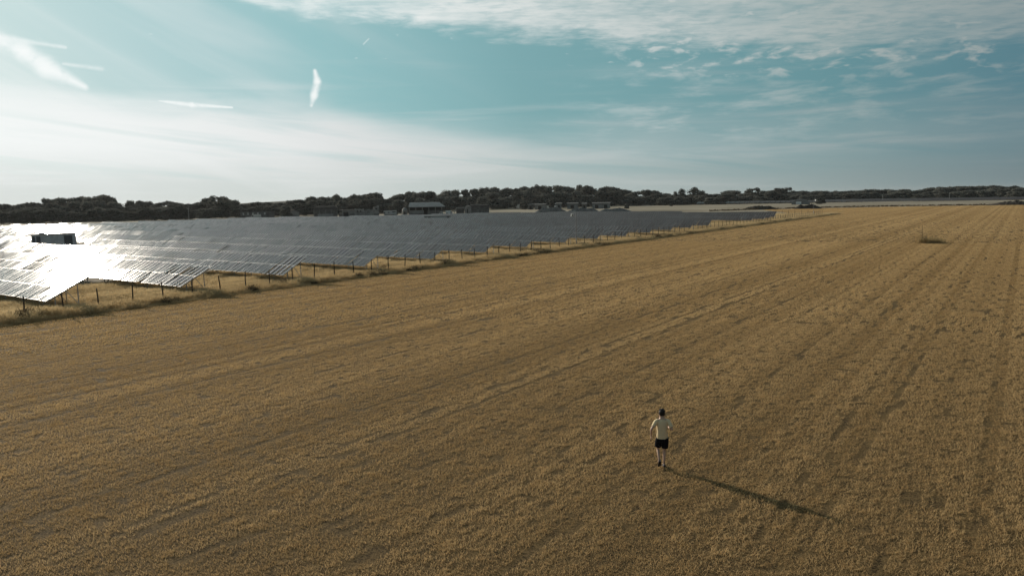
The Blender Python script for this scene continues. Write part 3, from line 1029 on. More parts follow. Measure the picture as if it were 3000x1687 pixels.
def make_person():
    N, Ed = [], []

    def nd(p, r_, par=None):
        N.append((p, r_))
        if par is not None:
            Ed.append((par, len(N) - 1))
        return len(N) - 1
    pel = nd((0, 0, .93), (.135, .105))
    sp = nd((0, .015, 1.10), (.125, .095), pel)
    ch = nd((0, .04, 1.28), (.145, .105), sp)
    nb_ = nd((0, .065, 1.43), (.085, .07), ch)
    nk = nd((0, .08, 1.50), .055, nb_)
    hd = nd((0, .105, 1.58), (.075, .088), nk)
    h2 = nd((0, .11, 1.66), (.074, .09), hd)
    nd((0, .105, 1.715), (.05, .06), h2)
    nd((0, .215, 1.575), .014, hd)                       # nose
    for sx in (-1, 1):
        nd((sx * .088, .095, 1.59), .014, hd)            # ears
    # left arm: elbow out to the left, hand low
    def arm(sx, el_, wr, pd):
        s1 = nd((sx * .155, .055, 1.405), .058, ch if False else nb_)
        e_ = nd(el_, .040, s1)
        f_ = nd(tuple(np.array(el_) * .6 + np.array(wr) * .4), .038, e_)
        w_ = nd(wr, .025, f_)
        wr, pd = Vector(wr), Vector(pd).normalized()
        sdv = pd.cross(Vector((0, 1, .2))).normalized() * sx
        up_ = pd.cross(sdv).normalized()
        pm_ = nd(tuple(wr + pd * .06), (.034, .022), w_)
        for kf, (o_, ln) in enumerate(((-.027, .062), (-.009, .072), (.009, .068), (.027, .052))):
            a_ = wr + pd * .095 + up_ * o_
            b_ = a_ + pd * ln * .5 + sdv * .012
            c_ = b_ + pd * ln * .25 + sdv * (-.028 * 1)
            i1 = nd(tuple(a_), .010, pm_)
            i2 = nd(tuple(b_), .009, i1)
            nd(tuple(c_), .008, i2)
        a_ = wr + pd * .045 + up_ * -.042
        i1 = nd(tuple(a_), .011, pm_)
        nd(tuple(a_ + pd * .035 + up_ * -.02), .009, i1)
    arm(-1, (-.345, -.07, 1.185), (-.330, .03, .965), (.05, .35, -1))
    arm(1, (.275, -.10, 1.16), (.215, .14, 1.18), (-.25, 1, .25))

    def leg(hip, kn, an, toe):
        a_ = nd(hip, .088, pel)
        b_ = nd(tuple(np.array(hip) * .45 + np.array(kn) * .55), .070, a_)
        c_ = nd(kn, .052, b_)
        d_ = nd(tuple(np.array(kn) * .65 + np.array(an) * .35 + np.array((0, -.02, 0))), .052, c_)
        e_ = nd(an, .034, d_)
        nd(toe, .035, e_)
    leg((-.095, .005, .88), (-.105, .13, .51), (-.105, -.09, .235), (-.108, -.02, .125))
    leg((.090, -.005, .88), (.070, .05, .48), (.050, -.04, .11), (.055, .08, .05))
    body = skin_mesh('body', N, Ed, M['skin'])
    p = thing('person', FOOT + Vector((-.04, .06, 0)), 0.0, 'person running away across the field in pale t-shirt and black shorts', 'person')
    link('body', body, p)
    p.scale = (.965, .965, .965)
    # t-shirt
    sh = MB()
    sh.loft([(0, .01, .885, .178, .128), (0, .015, .95, .172, .125), (0, .02, 1.08, .160, .118), (0, .04, 1.25, .176, .125), (0, .05, 1.36, .188, .118), (0, .06, 1.42, .170, .098), (0, .067, 1.455, .115, .082), (0, .075, 1.478, .072, .066)], M['shirt'], 18, (False, False))
    sh.tube([(-.12, .055, 1.405), (-.185, .04, 1.375), (-.245, .0, 1.305), (-.285, -.03, 1.255)], [.072, .076, .064, .060], M['shirt'], 10, False)
    sh.tube([(.12, .055, 1.405), (.185, .03, 1.375), (.235, -.04, 1.285), (.255, -.07, 1.235)], [.072, .076, .066, .062], M['shirt'], 10, False)
    sh.build('t_shirt', p, smooth=True)
    # shorts
    so = MB()
    so.loft([(0, .005, .70, .02, .02), (0, .005, .78, .165, .115), (0, .005, .86, .166, .122), (0, .008, .93, .162, .115)], M['shorts'], 16, (False, False))
    so.tube([(-.085, .005, .91), (-.094, .065, .76), (-.106, .115, .600)], [.102, .112, .104], M['shorts'], 12, False)
    so.tube([(.085, .0, .91), (.088, .008, .75), (.080, .02, .575)], [.102, .108, .102], M['shorts'], 12, False)
    so.build('shorts', p, smooth=True)
    # hair cap
    ha = MB()
    ha.loft([(0, .085, 1.555, .070, .062), (0, .088, 1.60, .091, .092), (0, .095, 1.66, .094, .104), (0, .098, 1.715, .080, .092), (0, .10, 1.752, .045, .055), (0, .10, 1.765, .01, .012)], M['hair'], 16, (False, True))
    for q in range(40):
        a = random.uniform(0, 6.28); z = random.uniform(1.66, 1.75)
        rr_ = .088 * math.sqrt(max(0.05, 1 - ((z - 1.64) / .13) ** 2))
        c_ = Vector((math.cos(a) * rr_, .098 + math.sin(a) * rr_ * 1.05, z))
        ha.tube([c_, c_ + Vector((math.cos(a) * .012, math.sin(a) * .012, .022))], [.014, .004], M['hair'], 5)
    ha.build('hair', p, smooth=True)
    for sx in (-1, 1):
        MB().loft([(sx * .03, .198, 1.601, .002, .002), (sx * .03, .196, 1.607, .011, .007), (sx * .03, .198, 1.614, .002, .002)], M['eye'], 8).build('eye', p, smooth=True)
    MB().loft([(0, .192, 1.528, .008, .004), (0, .195, 1.534, .022, .007), (0, .192, 1.540, .008, .004)], M['lip'], 8).build('mouth', p, smooth=True)
    # shoes with soles
    for an, toe, pitch in (((-.105, -.09, .235), 0, 1.0), ((.050, -.04, .11), 0, .22)):
        c_ = MB()
        vs = []
        tf = Matrix.Translation(an) @ Matrix.Rotation(-pitch, 4, 'X') @ Matrix.Translation((0, 0, -.105))
        rings = [(-.07, .028, .075), (-.04, .040, .095), (.02, .040, .10), (.08, .046, .07), (.15, .046, .05), (.19, .030, .035)]
        n_ = 10
        for (yy, hw, hh) in rings:
            for j in range(n_):
                t_ = math.pi * j / (n_ - 1)
                vs.append(tf @ Vector((math.cos(t_) * hw, yy, math.sin(t_) * hh)))
        fs = []
        for i in range(len(rings) - 1):
            for j in range(n_ - 1):
                fs.append((i * n_ + j, i * n_ + j + 1, (i + 1) * n_ + j + 1, (i + 1) * n_ + j))
            fs.append((i * n_ + n_ - 1, i * n_, (i + 1) * n_, (i + 1) * n_ + n_ - 1))
        fs.append(tuple(range(n_))); fs.append(tuple(range(len(vs) - 1, len(vs) - n_ - 1, -1)))
        c_.add(vs, fs, M['shoe'])
        c_.build('shoe', p, smooth=True)


make_person()

# ------------------------------------------------------------------ weed clump in the field
wc = thing('thistle_clump', gnd(2731, 712), 0, 'brown clump of tall thistles with one long bare stalk alone in the crop', 'weeds')
mb = MB()
for i in range(520):
    u = max(-1.1, min(1.1, random.choice((-.75, -.5, -.05, .25, .6)) + random.gauss(0, .17)))
    cx = u * 2.0
    cy = random.gauss(0, .5)
    h = random.uniform(.3, 1.0) ** 1.3 * random.choice((1.0, 1.2, 1.55)) * (1.2 if u < -.4 else .85) * (1 - .3 * abs(u))
    t = random.uniform(0, 6.28)
    le = random.uniform(.05, .3)
    a = Vector((cx, cy, -.05)); b = a + Vector((math.cos(t) * le * .5, math.sin(t) * le * .5, h * .7)); c = b + Vector((math.cos(t) * le, math.sin(t) * le, h * .3))
    mb.tube([a, b, c], [.012, .009, .004], M['thistle'], 3, False)
    for q in range(4):
        f_ = random.uniform(.25, 1)
        pp = a.lerp(b, f_) if random.random() < .6 else b.lerp(c, f_)
        t2 = random.uniform(0, 6.28); ln = random.uniform(.10, .22)
        d1 = Vector((math.cos(t2), math.sin(t2), random.uniform(-.2, .7))) * ln
        d2 = Vector((-math.sin(t2), math.cos(t2), 0)) * .035
        mb.add([pp, pp + d1 * .5 + d2, pp + d1, pp + d1 * .5 - d2], [(0, 1, 2, 3)], M['thistle'])
mb.build('foliage', wc)
MB().tube([(-1.55, 0, -.1), (-1.56, .02, 1.4), (-1.60, .05, 2.75)], [.035, .028, .018], M['post'], 6).build('stalk', wc)

# ------------------------------------------------------------------ cabins among the panels
def inverter_cabin(x0, x1, yb, yt, label, pale):
    yb = gap_y((x0 + x1) / 2, yb)
    c, w, rz_, mpp = cam_frame(x0, x1, yb)
    h = (yb - yt) * mpp
    t = thing('inverter_cabin', c, rz_, label, 'cabin')
    wm, dm = (M['cream'], M['dark']) if pale else (M['cabin'], M['cabin_dark'])
    MB().box(-w / 2, w / 2, 0, 2.6, .12, h - .12, wm).build('wall', t)
    MB().box(-w / 2 + .1, w / 2 - .1, .1, 2.5, -.1, .118, M['under']).build('plinth', t)
    MB().box(-w / 2 - .08, w / 2 + .08, -.10, 2.7, h - .118, h, M['cabin_dark']).build('roof', t)
    spans = ((-.47, -.42), (-.39, -.30), (.22, .41)) if not pale else ((-.49, -.40), (-.36, -.25), (.36, .45))
    for a, b in spans:
        z0, z1 = (.3, h - .32) if not pale else (h - .80, h - .30)
        d_ = MB().box(a * w, b * w, -.035, -.002, z0, z1, dm).build('door' if not pale else 'vent', t)
        for q in range(4):
            zz = z0 + (z1 - z0) * (q + .5) / 4.6
            MB().box(a * w + .05, b * w - .05, -.055, -.037, zz, zz + .06, M['cabin_dark'] if not pale else M['under']).build('louvre', d_)
    if not pale:
        MB().box(-w * .33, -w * .20, .8, 1.8, h + .002, h + .22, M['cabin']).build('roof_vent', t)
    return t


inverter_cabin(108, 219, 737, 685.5, 'long dark grey inverter cabin with louvred doors rising among the bright panels', False)
inverter_cabin(1244, 1321, 661, 632.5, 'pale low inverter cabin with small dark vents among the far panels', True)

# ------------------------------------------------------------------ buildings of the old airfield
def bld(name, x0, x1, yb, label, cat='building', back=0.0):
    c, w, rz_, mpp = cam_frame(x0, x1, yb)
    t = thing(name, c, rz_, label, cat)
    return t, w, mpp


def openings(t, spans, z0, z1, m_, name='window', dep=.12, frame=None):
    for a, b in spans:
        o = MB().box(a, b, -dep, -.004, z0, z1, m_).build(name, t)
        if frame:
            MB().box(a - .12, b + .12, -dep - .06, -dep - .005, z0 - .14, z0 - .002, frame).build('sill', o)


# ruined block; cream panels in its windows paint the bright sky behind
t, w, mpp = bld('ruined_block', 708, 803, 642, 'long dark ruined block with five window openings filled with pale sky-coloured panels behind the white van')
h = 22 * mpp
mbw = MB()
xs = [-.40, -.265, -.125, .02, .22]
px_ = -w / 2
for u in xs:
    a, b = u * w - .35, u * w + .35
    mbw.box(px_, a, 0, .4, 0, h, M['wall_dark'])
    mbw.box(a, b, 0, .4, 0, h * .55, M['wall_dark'])
    mbw.box(a, b, 0, .4, h * .86, h, M['wall_dark'])
    px_ = b
mbw.box(px_, w / 2, 0, .4, 0, h, M['wall_dark'])
mbw.build('front_wall', t)
MB().box(-w / 2, w / 2, 5.0, 5.3, 0, h * .5, M['wall_dark']).build('back_wall', t)
for u in xs:
    wd = MB().box(u * w - .34, u * w + .34, .1, .16, h * .552, h * .858, M['cream']).build('window', t)
    MB().box(u * w - .5, u * w + .5, -.06, -.004, h * .46, h * .545, M['dark']).build('sill', wd)

# gabled shed
t, w, mpp = bld('gabled_shed', 846, 876, 638, 'small dark gabled shed left of the long grey barn')
h = 22 * mpp
MB().prism([(-w / 2, 0), (w / 2, 0), (w / 2, h * .66), (0, h), (-w / 2, h * .66)], 0, 6, M['wall_grey']).build('wall', t)
MB().prism([(-w / 2 - .2, h * .62), (0, h + .02), (w / 2 + .2, h * .62), (w / 2 + .2, h * .68), (0, h + .3), (-w / 2 - .2, h * .68)], -.2, 6.2, M['roof_dark']).build('roof', t)
openings(t, [(-w * .32, -w * .15)], .02, h * .42, M['dark'], 'door')

# long grey barn with open shed front
t, w, mpp = bld('grey_barn', 922, 988, 636, 'long low grey barn with a pale plinth in front of dark trees')
h = 31 * mpp
MB().box(-w / 2, w / 2, 0, 10, 0, h * .72, M['wall_dark']).build('wall', t)
MB().prism([(-w / 2 - .4, h * .70), (w / 2 + .4, h * .70), (w / 2 - .5, h), (-w / 2 + .5, h)], -.4, 10.4, M['roof_dark']).build('roof', t)
MB().box(-w * .34, w * .32, -.3, -.01, .4, 1.6, M['wall_pale']).build('plinth_wall', t)
for q in range(5):
    MB().box(-w / 2 + w * q / 4 - .12, -w / 2 + w * q / 4 + .12, -.14, -.004, 0, h * .69, M['wall_grey']).build('pilaster', t)

# low house with arched openings
t, w, mpp = bld('stone_house', 1003, 1042, 637, 'low grey house with two arched doorways left of the stone ruin')
h = 22 * mpp
MB().box(-w / 2, w / 2, 0, 7, 0, h * .92, M['wall_grey']).build('wall', t)
MB().box(-w * .66, w / 2 + .1, -.3, 7.3, h * .922, h, M['roof_dark']).build('roof', t)
for u in (-.30, -.12):
    cx = u * w
    poly = [(cx - .6, .02), (cx + .6, .02), (cx + .6, 2.2)] + [(cx + .6 * math.cos(a), 2.2 + .6 * math.sin(a)) for a in np.linspace(.3, 2.84, 6)] + [(cx - .6, 2.2)]
    MB().prism(poly, -.1, -.004, M['dark']).build('doorway', t)
openings(t, [(.05 * w, .42 * w)], .02, h * .5, M['wall_dark'], 'garage_door')
MB().box(-w * .72, -w * .5 - .01, .5, 6, 0, h * .55, M['wall_dark']).build('lean_to', t)
MB().box(-w * .72, -w * .5, -.1, .2, h * .7, h * .78, M['dark']).build('beam', t)

# rough stone ruin with tower
t, w, mpp = bld('stone_ruin', 1041, 1112, 636, 'broken stone ruin with a square tower at its right end')
h = 27 * mpp
ncol = 16
for q in range(ncol):
    hh = h * (.93 + random.uniform(-.07, .05)) if q < 6 else h * random.uniform(.72, .86)
    if q > 11:
        break
    MB().box(-w / 2 + w * q / ncol, -w / 2 + w * (q + 1) / ncol - .02, random.uniform(0, .12), 1.0, 0, hh, M['wall_stone']).build('wall_section', t)
MB().box(-w / 2 + .1, w * .24, 1.02, 6, 0, h * .66, M['wall_dark']).build('back_wall', t)
tw = MB().box(w * .26, w * .49, -.1, 4.5, 0, h * 1.06, M['wall_stone']).build('tower', t)
MB().box(w * .34, w * .41, -.16, -.102, h * .78, h * .97, M['dark']).build('window', tw)
MB().box(w * .28, w * .47, -.16, -.102, .05, h * .36, M['wall_dark']).build('doorway', tw)
MB().box(w * .40, w * .49, 1.0, 2.0, h * 1.062, h * 1.2, M['wall_stone']).build('chimney', tw)
openings(t, [(-w * .40, -w * .35), (-w * .28, -w * .23)], h * .55, h * .72, M['dark'], 'window', .2)
MB().box(w * .205, w * .225, -.4, -.2, 0, h * .82, M['wall_pale']).build('pillar', t)

# static caravan / box trailer
def wheel(t, x, y, r_, m_tyre=None):
    o = MB().tube([(x, y - .12, r_), (x, y + .12, r_)], r_, M['tyre'], 14).build('wheel', t)
    MB().tube([(x, y - .135, r_), (x, y - .121, r_)], r_ * .55, M['alu'], 10).build('hub', o)


t, w, mpp = bld('horse_lorry', 1124, 1162, 634, 'cream box lorry with a dark window strip parked right of the stone ruin', 'lorry')
h = 17 * mpp
MB().prism([(-w * .46, .9), (w / 2, .9), (w / 2, h), (-w * .47, h * .93), (-w / 2, h * .8)], 0, 2.5, M['cream']).build('body', t)
openings(t, [(w * .18, w * .45)], h * .68, h * .84, M['dark'], 'window', .05)
openings(t, [(-w * .15, -w * .04)], h * .60, h * .74, M['vglass'], 'window', .05)
openings(t, [(-w * .47, -w * .36)], h * .5, h * .75, M['vglass'], 'windscreen', .05)
MB().box(-w * .40, w * .48, .2, 2.3, .55, .898, M['under']).build('chassis', t)
for u in (-.36, .22, .36):
    wheel(t, u * w, .1, .55); wheel(t, u * w, 2.4, .55)

# big hangar
t, w, mpp = bld('open_hangar', 1199, 1298, 632, 'large open fronted hangar with a pale sheet roof behind the pale cabin')
h = 39 * mpp
MB().prism([(-w / 2 - 1.2, 0), (-w / 2 - 1, 0), (-w / 2 - 1, 0.1), (-w / 2 - 1.2, .1)], 0, .2, M['steel']).build('footing', t)
rf = MB()
rf.add([(-w / 2, -.5, h * .66), (w / 2 + 1.5, -.5, h * .66), (w / 2 - 1.5, 7, h), (-w / 2 + .5, 7, h), (-w / 2, -.5, h * .66 - .25), (w / 2 + 1.5, -.5, h * .66 - .25), (w / 2 - 1.5, 14, h * .66), (-w / 2 + .5, 14, h * .66)],
       [(0, 1, 2, 3), (5, 4, 7, 6), (4, 5, 1, 0), (3, 2, 6, 7), (1, 5, 6, 2), (4, 0, 3, 7)], M['roof'])
rf.build('roof', t)
for q in range(12):
    x_ = -w / 2 + .6 + (w - .2) * q / 11
    tf = Matrix.Translation((x_, -.5, h * .66 + .03)) @ Matrix.Rotation(math.atan2(h * .34, 7.5), 4, 'X')
    MB().box(-.05, .05, .1, 7.3, 0, .06, M['roof'], tf).build('roof_rib', t)
MB().box(-w / 2, w / 2, 12, 12.4, 0, h * .64, M['dark']).build('back_wall', t)
MB().box(-w / 2, -w / 2 + .4, .2, 12, 0, h * .62, M['wall_dark']).build('side_wall', t)
MB().box(w * .05, w / 2, .5, .8, 0, h * .40, M['wall_dark']).build('front_wall', t)
for q in range(6):
    x_ = -w / 2 + .4 + (w - .8) * q / 5
    MB().box(x_ - .15, x_ + .15, -.1, .2, 0, h * .63, M['wall_grey']).build('column', t)
# curtain trailer before the hangar
t, w, mpp = bld('flat_trailer', 1199, 1242, 632.5, 'pale boxy trailer parked in front of the open hangar', 'trailer')
h = 15.5 * mpp
MB().box(-w / 2, w / 2, -.0, 2.5, 1.1, h, M['wall_pale']).build('body', t)
openings(t, [(-w * .45, -w * .03), (.03 * w, .46 * w)], 1.8, h - .6, M['wall_grey'], 'panel', .05)
MB().box(-w * .46, w * .46, .3, 2.2, .7, 1.098, M['under']).build('chassis', t)
for u in (-.30, .25, .36):
    wheel(t, u * w, .1, .5); wheel(t, u * w, 2.3, .5)
# domed shelter
t, w, mpp = bld('domed_shelter', 1178, 1194, 630, 'small pale domed shelter left of the hangar trailer')
h = 21 * mpp
MB().loft([(0, 2, 0, w / 2, 2), (0, 2, h * .5, w / 2, 2), (0, 2, h * .78, w * .42, 1.7), (0, 2, h * .95, w * .24, 1.0), (0, 2, h, .1, .1)], M['wall_grey'], 16).build('shell', t, smooth=True)
MB().box(-w * .2, w * .15, -.12, .3, .02, h * .45, M['dark']).build('doorway', t)

# white cars / vans near the hangar
def car(name, x0, x1, yb, yt, label, cat, body_m, van=False, flip=1):
    t, w, mpp = bld(name, x0, x1, yb, label, cat)
    h = (yb - yt) * mpp
    g_ = .22 * h
    if van:
        pr = [(-.5, g_), (.5, g_), (.5, h * .95), (.46, h), (-.22, h), (-.36, h * .92), (-.43, h * .60), (-.5, h * .5)]
    else:
        pr = [(-.5, g_), (.5, g_), (.5, h * .55), (.36, h * .62), (.22, h * .96), (.12, h), (-.12, h), (-.2, h * .96), (-.33, h * .62), (-.5, h * .52)]
    pr = [(a * w * flip, b) for a, b in pr]
    if flip < 0:
        pr = pr[::-1]
    MB().prism(pr, 0, 1.8, body_m).build('body', t)
    if van:
        openings(t, sorted([tuple(sorted((-.36 * w * flip, -.22 * w * flip)))]), h * .62, h * .86, M['vglass'], 'window', .02)
    else:
        for a, b in ((-.21, -.02), (.02, .19)):
            a, b = sorted((a * w * flip, b * w * flip))
            openings(t, [(a, b)], h * .64, h * .90, M['vglass'], 'window', .02)
    for u in (-.3, .3):
        wheel(t, u * w, .06, g_ * 1.15); wheel(t, u * w, 1.74, g_ * 1.15)
    hl = -.5 * w * flip
    for yy in (.25, 1.55):
        MB().box(hl - .03, hl + .03, yy - .15, yy + .15, h * .36, h * .46, M['eye']).build('headlight', t)
    return t


car('white_van', 735, 765, 645, 628.5, 'pale van parked before the ruined block with window openings', 'van', M['cream'], True)
car('white_car', 1284, 1302, 632.5, 621.5, 'white car at the right end of the hangar, lower of two white vehicles', 'car', M['white'])
car('white_pickup', 1306, 1326, 630.5, 617.5, 'white van standing between white car and sloping roofed shed', 'van', M['white'], True, -1)
car('white_van', 1597, 1619, 612, 603.5, 'low white van parked by the dark sheds in the middle distance', 'van', M['white'], True)
car('white_car', 892, 904, 640.5, 634.5, 'tiny pale car in the yard left of the grey barn', 'car', M['cream'])
car('dark_car', 976, 986, 641, 634.0, 'dark car beside the low house with arched doorways', 'car', M['cabin_dark'])
car('white_car', 987, 996, 640.5, 634.5, 'pale car beside the dark car near the arched house', 'car', M['white'])

# shed with a sloped pale end
t, w, mpp = bld('lean_to_shed', 1330, 1360, 628, 'low grey shed with a sloping pale end wall')
h = 18 * mpp
MB().prism([(-w * .28, 0), (w / 2, 0), (w / 2, h), (-w * .22, h)], 0, 6, M['wall_dark']).build('wall', t)
MB().prism([(-w * .5, h * .25), (-w * .44, h * .2), (-w * .2, h * 1.0), (-w * .26, h * 1.05)], -.2, 6, M['wall_pale']).build('end_wall', t)
MB().box(-w * .25, w / 2 + .2, -.3, 6.3, h + .002, h + .25, M['roof']).build('roof', t)
# dark barn with arched gable end
t, w, mpp = bld('arched_barn', 1362, 1434, 628, 'dark barn with a rounded pale gable at its left end')
h = 28 * mpp
gw = w * .27
poly = [(-w / 2, 0), (-w / 2 + gw, 0), (-w / 2 + gw, h * .86)] + [(-w / 2 + gw * .5 + gw * .5 * math.cos(a), h * .62 + h * .30 * math.sin(a)) for a in np.linspace(.9, math.pi, 8)]
MB().prism(poly, -.4, 9, M['wall_grey']).build('gable_end', t)
MB().box(-w / 2 + gw + .01, w / 2, 0, 9, 0, h * .80, M['wall_dark']).build('wall', t)
MB().prism([(-w / 2 + gw, h * .80 + .01), (w / 2 + .5, h * .80 + .01), (w / 2 - .3, h * .96), (-w / 2 + gw * .8, h)], -.5, 9.5, M['roof_dark']).build('roof', t)
openings(t, [(-w * .40, -w * .36)], .05, h * .55, M['dark'], 'doorway', .5)
openings(t, [(w * .19, w * .22), (w * .03, w * .06)], h * .15, h * .5, M['wall_grey'], 'panel', .1)
MB().box(-w * .06, w * .10, 3, 5, h * .97, h * 1.06, M['wall_grey']).build('roof_box', t)
# angular pale screen
t, w, mpp = bld('radar_screen', 1511, 1523, 617, 'small pale angular screen on posts at the yard edge', 'screen')
h = 19 * mpp
MB().prism([(-w / 2, h * .55), (w * .4, h * .25), (w / 2, h), (-w * .05, h * .88)], 0, .3, M['wall_pale']).build('panel', t)
for u in (-.2, .35):
    MB().box(u * w - .1, u * w + .1, .32, .5, 0, h * .6, M['steel']).build('leg', t)
# low sheds under the wood
for i, (x0, x1, yb, yt, wm, lb) in enumerate([
        (1546, 1563, 610, 597, 'wall_dark', 'leftmost low dark shed below the wooded rise'),
        (1567, 1600, 610, 597, 'wall_grey', 'low grey shed second from left below the wooded rise'),
        (1630, 1645, 609, 594, 'wall_grey', 'narrow grey shed right of the white pillar'),
        (1662, 1694, 608, 594, 'wall_grey', 'wide grey shed in the middle of the low sheds'),
        (1705, 1719, 608, 594.5, 'wall_dark', 'small dark shed between two longer grey sheds'),
        (1736, 1788, 607, 593.0, 'wall_grey', 'longest grey shed, rightmost of the low sheds under the trees')]):
    t, w, mpp = bld('low_shed', x0, x1, yb + 4, lb)
    tag(t, None, None, 'low sheds below the wood')
    h = (yb + 4 - yt) * mpp
    MB().box(-w / 2, w / 2, 0, 8, 0, h * .8, M[wm]).build('wall', t)
    MB().prism([(-w / 2 - .3, h * .801), (w / 2 + .3, h * .801), (w / 2 + .3, h * .86), (-w / 2 - .3, h * .86)], -.4, 4, M['roof']).build('roof', t)
    MB().add([(-w / 2 - .3, -.4, h * .865), (w / 2 + .3, -.4, h * .865), (w / 2 + .3, 4.2, h), (-w / 2 - .3, 4.2, h), (w / 2 + .3, 8.4, h * .865), (-w / 2 - .3, 8.4, h * .865)], [(0, 1, 2, 3), (3, 2, 4, 5), (0, 3, 5), (1, 4, 2)], M['roof_dark']).build('roof_slope', t)
    nd_ = max(1, int(w / 5))
    for q in range(nd_):
        a = -w / 2 + (q + .3) * w / nd_
        MB().box(a, a + min(2.2, w / nd_ * .4), -.08, -.004, .05, h * .6, M['dark']).build('door', t)
# white pillar
t, w, mpp = bld('white_pillar', 1624, 1631, 612, 'white concrete pillar with a lamp top before the sheds', 'pillar')
h = 16 * mpp
MB().box(-w * .5, w * .5, 0, 1.2, 0, h * .6, M['white']).build('base', t)
MB().tube([(0, .6, h * .6), (0, .6, h * .8)], .25, M['dark'], 8).build('neck', t)
MB().loft([(0, .6, h * .8, .3, .3), (0, .6, h * .9, .5, .5), (0, .6, h, .15, .15)], M['white'], 10).build('lamp', t)
# round topped hut and quonset at right
t, w, mpp = bld('arched_hut', 2321, 2371, 599, 'grey arched hut with a white door below the right hand trees')
h = 15 * mpp
poly = [(w / 2 * math.cos(a), h * math.sin(a) ** .75 if 0 < a < math.pi else 0) for a in np.linspace(0, math.pi, 14)]
MB().prism(poly, 0, 12, M['roof']).build('shell', t)
openings(t, [(-w * .26, w * .03)], .1, h * .55, M['white'], 'door', .15)

# utility poles
for px, yb, yt, lb in [(1864.5, 600, 573, 'thin pale utility pole before the middle wood'), (2177, 592, 570, 'thin utility pole right of the umbrella shaped trees'),
                       (2585, 592, 570, 'utility pole in the right hand hedge, left of two'), (2780.5, 589, 565, 'utility pole farthest right before the wooded hill'),
                       (554, 650, 609, 'pale leaning pole before the dark wood at left'), (1489.5, 612, 588, 'pale pole between bushes and arched barn')]:
    c, w, rz_, mpp = cam_frame(px - 1, px + 1, yb)
    t = thing('utility_pole', c, rz_, lb, 'pole', 'utility poles by the trees')
    hh = (yb - yt) * mpp
    MB().tube([(0, 0, -.2), (.05, 0, hh)], [.17, .12], M['wall_pale'], 6).build('pole', t)
    MB().box(-.6, .6, -.2, -.125, hh - .7, hh - .55, M['wall_pale']).build('crossarm', t)

# soil heaps and rubble
def heap(name, x0, x1, yb, yt, m_, label, cat, seed=0, dep=.35):
    c, w, rz_, mpp = cam_frame(x0, x1, yb)
    h = (yb - yt) * mpp
    nx, ny = 44, 12
    V, Q = [], []
    r_ = np.random.default_rng(seed)
    prof = np.interp(np.linspace(0, 1, nx), np.linspace(0, 1, 9), [0, .35, .7, .9, 1.0, .82, .9, .5, 0] if seed % 2 else [0, .5, .85, .72, .9, 1.0, .8, .4, 0])
    for j in range(ny):
        v = j / (ny - 1)
        for i in range(nx):
            z = h * prof[i] * math.sin(math.pi * v) ** .8 * (1 + r_.normal(0, .10))
            V.append((-w / 2 + w * i / (nx - 1), (v) * w * dep, max(-.1, z - .08)))
    for j in range(ny - 1):
        for i in range(nx - 1):
            a = j * nx + i
            Q.append((a, a + 1, a + nx + 1, a + nx))
    o = link(name, quads_mesh(name, np.array(V), np.array(Q), m_), None, c, rz_)
    tag(o, label, cat)


heap('soil_heap', 2172, 2280, 614.2, 602.5, M['soil'], 'long low dark soil heap beyond the end of the solar panels', 'soil heap', 1)
heap('soil_heap', 2326, 2408, 612.0, 598.8, M['soil'], 'twin topped dark soil heap behind the far fence corner', 'soil heap', 2)
heap('soil_heap', 2905, 3060, 600.8, 588.5, M['soil'], 'dark soil heap at the far right field edge', 'soil heap', 3)
heap('rubble_bank', 1566, 1665, 622.0, 607.5, M['rubble'], 'grey rubble bank in front of the white van and pillar', 'rubble', 4, .2)
heap('rubble_bank', 1655, 1760, 621.5, 608.5, M['rubble'], 'grey weedy rubble bank, middle of three beyond the panels', 'rubble', 5, .2)
heap('rubble_bank', 1750, 1855, 620.5, 610.0, M['rubble'], 'grey rubble bank fading out right, beyond the panels', 'rubble', 6, .2)
# dark hedge bank along the far edge of the field
mb = MB()
hp = [gnd(2080, 619), gnd(2235, 613.6), gnd(2420, 608.9), gnd(2600, 605.2), gnd(3000, 599.6), gnd(3250, 596)]
for a, b in zip(hp[:-1], hp[1:]):
    n_ = int((b - a).length / .4)
    for i in range(n_):
        p = a.lerp(b, (i + random.random()) / n_) + Vector((random.gauss(0, .4), random.gauss(0, .6), 0))
        hh = random.uniform(.35, .8)
        for q in range(6):
            t_ = random.uniform(0, 6.28)
            u_ = Vector((math.cos(t_), math.sin(t_), 0)) * .35
            o_ = Vector((random.gauss(0, .3), random.gauss(0, .3), hh * random.uniform(.0, .6)))
            mb.add([p + o_ - u_, p + o_ + u_, p + o_ + u_ * .6 + Vector((0, 0, hh * .5)), p + o_ - u_ * .6 + Vector((0, 0, hh * .5))], [(0, 1, 2, 3)], M['weed'])
tag(mb.build('field_margin'), 'dark rough margin of weeds along the far field edge', None, None, 'stuff')

